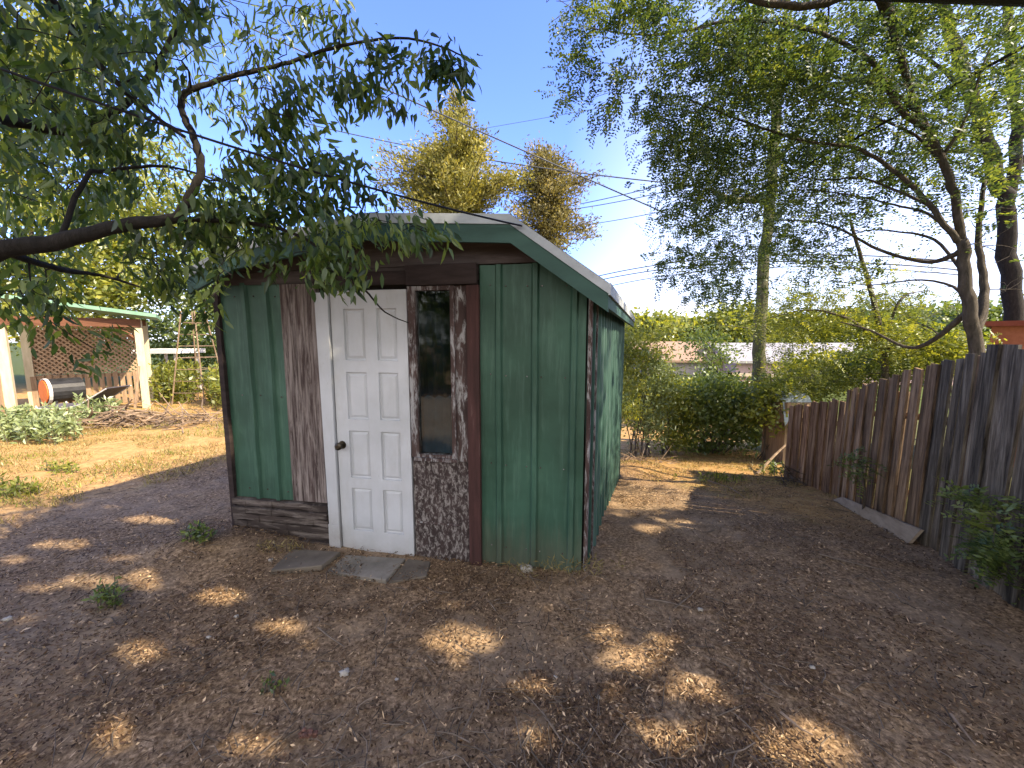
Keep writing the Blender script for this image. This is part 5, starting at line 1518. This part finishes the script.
# leaf litter and twigs
def litter(name, n, m, L, Wd, lift, rmax=6.5, tn=None):
    # loose leaf-sized flakes, denser in drifts
    r = 0.9 + (rmax - 0.9) * rng.random(n) ** 1.35
    a = rng.uniform(-1.05, 1.05, n)
    X = np.sin(a) * r * 1.15; Y = np.cos(a) * r + 0.15
    k = (Y > 0.4) & ~((X > -2.4) & (X < 1.2) & (Y > 2.62 + (0.5 - X) * 0.176)) & (X < 3.3 + np.clip(Y - 2.8, -1.5, 6) * 0.36)
    dl = vnoise(X, Y, 0.9, 4) + 0.25 * vnoise(X, Y, 4, 1)
    k &= (dl > -0.06) | (rng.random(n) < 0.28)
    X, Y = X[k], Y[k]; n = len(X)
    Z = terrain(X, Y) + rng.uniform(0.012, 0.02, n) + lift
    B = np.stack([X, Y, Z], -1)
    D = unit(rng.normal(size=(n, 3)) * [1, 1, 0.22]); NN = unit(rng.normal(size=(n, 3)) * 0.4 + [0, 0, 1])
    V, F = quad_leaves(B, D, NN, L * rng.uniform(0.3, 1.6, n), Wd * rng.uniform(0.5, 1.5, n))
    o = mesh_np(name, V, F, M[m], None, np.clip(rng.beta(1.6, 3.0, n), 0, 1))
    o['kind'] = 'stuff'
litter('leaf_litter', 170000, 'litter', 0.019, 0.008, 0.0)
litter('fallen_leaves', 3500, 'litter', 0.028, 0.014, 0.006)
litter('wood_chips', 50000, 'litter', 0.034, 0.004, 0.004)
mb = MB()
for i in range(1700):
    r = 1.0 + 5 * random.random() ** 1.3; a = random.uniform(-0.95, 0.95)
    x = math.sin(a) * r * 1.1; y = math.cos(a) * r + 0.15
    if (-2.4 < x < 1.2 and y > 2.6 + (0.5 - x) * 0.176) or x > 3.2 + max(-1.5, y - 2.8) * 0.36 or y < 0.5: continue
    th = random.uniform(0, math.pi); L_ = random.uniform(0.03, 0.16) * (1.6 if random.random() < 0.1 else 1)
    d = np.array([math.cos(th), math.sin(th), 0]); q = np.array([x, y, tz(x, y) + 0.022])
    e = q + d * L_; e[2] = tz(e[0], e[1]) + 0.024
    rr = random.uniform(0.0012, 0.0035)
    mid = (q + e) / 2 + np.array([-d[1], d[0], 0]) * random.gauss(0, 0.08) * L_ + [0, 0, 0.004]
    mb.tube([q, mid, e], [rr, rr, rr * 0.6], 4, random.random(), cap=False)
o = mb.build('twig_debris', M['twig']); o['kind'] = 'stuff'

# individual sticks and stones
def stick(pts, r, label, m='twig'):
    q = [G(*p) + np.array([0, 0, 0.03]) for p in pts]
    mb = MB(); mb.tube(q, [r * (1 - 0.5 * i / (len(q) - 1)) for i in range(len(q))], 6, 0.8)
    tag(mb.build('fallen_stick', M[m], None, base=q[0]), label, 'stick', 'sticks lying on the soil')
stick([(646, 603), (665, 606), (690, 612)], 0.006, 'dark twig lying right of the shed, above the sun patches')
stick([(675, 612), (690, 600), (698, 590)], 0.005, 'short upright-slanting twig crossing the dark twig')
stick([(780, 718), (800, 735), (812, 741)], 0.006, 'thin stick crossing the large sun patch at the bottom', 'branch_pale')
stick([(318, 632), (330, 642), (345, 652)], 0.005, 'curved twig on the soil below the light slab')
stick([(950, 720), (965, 740), (975, 752)], 0.006, 'pale twig lying at the bottom right corner', 'branch_pale')
stick([(820, 558), (850, 566), (885, 574)], 0.007, 'long twig on the soil in front of the pale plank')
stick([(700, 480), (730, 490), (745, 500)], 0.008, 'pale stick lying on the sunny path', 'branch_pale')
def stone(px, py, r, label, m='stone'):
    q = G(px, py)
    mb = MB(); mb.blob(q + [0, 0, r * 0.35 + 0.012], (r * 1.2, r, r * 0.6), seed=px * 0.37, amp=0.3)
    tag(mb.build('stone' if m == 'stone' else 'pine_cone', M[m], None, smooth=(m == 'stone'), base=q), label, 'stone' if m == 'stone' else 'clump', 'stones on the soil' if m == 'stone' else None)
stone(345, 676, 0.022, 'largest white pebble, lower centre left')
stone(209, 640, 0.012, 'small white pebble below the left sun patches')
stone(237, 619, 0.012, 'small white pebble between two sun patches at left')
stone(397, 682, 0.008, 'tiny pebble right of the largest white pebble')
stone(555, 680, 0.010, 'tiny pebble between the middle sun patches')
stone(700, 612, 0.014, 'pale pebble by the dark twig')
stone(598, 700, 0.010, 'small pebble at the edge of the central sun patches')
stone(812, 670, 0.012, 'small pale pebble above the largest sun patch')
stone(271, 562, 0.014, 'white pebble on the soil left of the slabs')
stone(8, 622, 0.02, 'pale stone at the left edge')
stone(527, 572, 0.04, 'tan stone standing against the foot of the green panel')
mb = MB(); q = G(308, 740)
for i in range(26):
    a = random.uniform(0, 6.28); mb.blob(q + [math.cos(a) * random.uniform(0, .035), math.sin(a) * random.uniform(0, .02), 0.02 + random.uniform(0, .022)], (0.011, 0.009, 0.006), seed=i, nseg=6, nring=4)
tag(mb.build('bark_clump', M['cone'], None, base=q), 'reddish-brown crumbly clump on the ground at the bottom left', 'clump')

# dead weeds at the panel foot
shrub('dry_weed', 560, 2.5, [(545, 566, 40, 5, 9, 2.46, 2.55), (600, 564, 20, 6, 6, 2.46, 2.55)], 'dry_grass', 'dry brownish weeds along the foot of the right green panel', 16, 0.05, 0.007, 0.03, tint_rng=(0, 0.35), nstem=5, bark='twig', droop=(0, 0, 0.4))

# ================================================================== WORLD + SUN
w = bpy.data.worlds.new('World'); sc.world = w; w.use_nodes = True
nt = w.node_tree; nt.nodes.clear()
out = N(nt, 'ShaderNodeOutputWorld'); bg = N(nt, 'ShaderNodeBackground')
sky = N(nt, 'ShaderNodeTexSky', sky_type='NISHITA')
sky.sun_disc = False; sky.sun_elevation = EL; sky.sun_rotation = ROT; sky.altitude = 1600
sky.air_density = 1.0; sky.dust_density = 0.6; sky.ozone_density = 2.0
tc = N(nt, 'ShaderNodeTexCoord')
mp = N(nt, 'ShaderNodeMapping'); mp.inputs['Scale'].default_value = (1, 1, 3.2); mp.inputs['Location'].default_value = (0.3, 0.2, 0)
nt.links.new(tc.outputs['Generated'], mp.inputs[0])
cl = nz(nt, mp.outputs[0], 2.2, 9, 0.62, 0.3)
sx = N(nt, 'ShaderNodeSeparateXYZ'); nt.links.new(tc.outputs['Generated'], sx.inputs[0])
hz = ramp(nt, sx.outputs['Z'], [(0.0, (1, 1, 1)), (0.10, (0.8, 0.8, 0.8)), (0.22, (0, 0, 0))])
band = mth(nt, 'MULTIPLY', mth(nt, 'ADD', cl, mth(nt, 'MULTIPLY', hz, 0.30)), 1.0)
cm = ramp(nt, band, [(0.66, (0, 0, 0)), (0.80, (1, 1, 1))])
right = ramp(nt, sx.outputs['X'], [(0.12, (0, 0, 0)), (0.35, (1, 1, 1))])
haze = mth(nt, 'MULTIPLY', mth(nt, 'MULTIPLY', ramp(nt, sx.outputs['Z'], [(0.0, (1, 1, 1)), (0.75, (0, 0, 0))]), right), 0.75)
cmx = mth(nt, 'MAXIMUM', mth(nt, 'MULTIPLY', cm, 0.9), haze)
c = mix(nt, cmx, mix(nt, 1.0, sky.outputs[0], (0.90, 0.97, 1.50), 'MULTIPLY'), (4.4, 4.5, 4.8))
# unseen cloud glow added behind the viewpoint to light the shaded shed front
by = ramp(nt, mth(nt, 'MULTIPLY', sx.outputs['Y'], -1.0), [(0.05, (0, 0, 0)), (0.45, (1, 1, 1))])
bz_ = ramp(nt, sx.outputs['Z'], [(0.0, (1, 1, 1)), (0.55, (1, 1, 1)), (0.85, (0.2, 0.2, 0.2))])
bk = mth(nt, 'MULTIPLY', mth(nt, 'MULTIPLY', by, bz_), ramp(nt, cl, [(0.3, (0.55, 0.55, 0.55)), (0.55, (1, 1, 1))]))
c = mix(nt, bk, c, (8.6, 8.2, 7.8))
nt.links.new(c, bg.inputs[0]); bg.inputs[1].default_value = 0.15
nt.links.new(bg.outputs[0], out.inputs[0])

sl = bpy.data.lights.new('sun', 'SUN'); sl.energy = 5.0; sl.angle = R(0.53); sl.color = (1.0, 0.84, 0.59)
so = bpy.data.objects.new('sun', sl); COL.objects.link(so)
so.rotation_euler = Vector(SUN).to_track_quat('Z', 'Y').to_euler()
so.location = (8, -3, 9)

sc.view_settings.view_transform = 'Standard'; sc.view_settings.look = 'None'
sc.view_settings.exposure = 0; sc.view_settings.gamma = 1
sc.render.engine = 'CYCLES'
sc.cycles.use_denoising = True
sc.cycles.film_exposure = 2.75
sc.cycles.max_bounces = 6; sc.cycles.diffuse_bounces = 3; sc.cycles.transmission_bounces = 4; sc.cycles.transparent_max_bounces = 8
sc.cycles.sample_clamp_indirect = 6
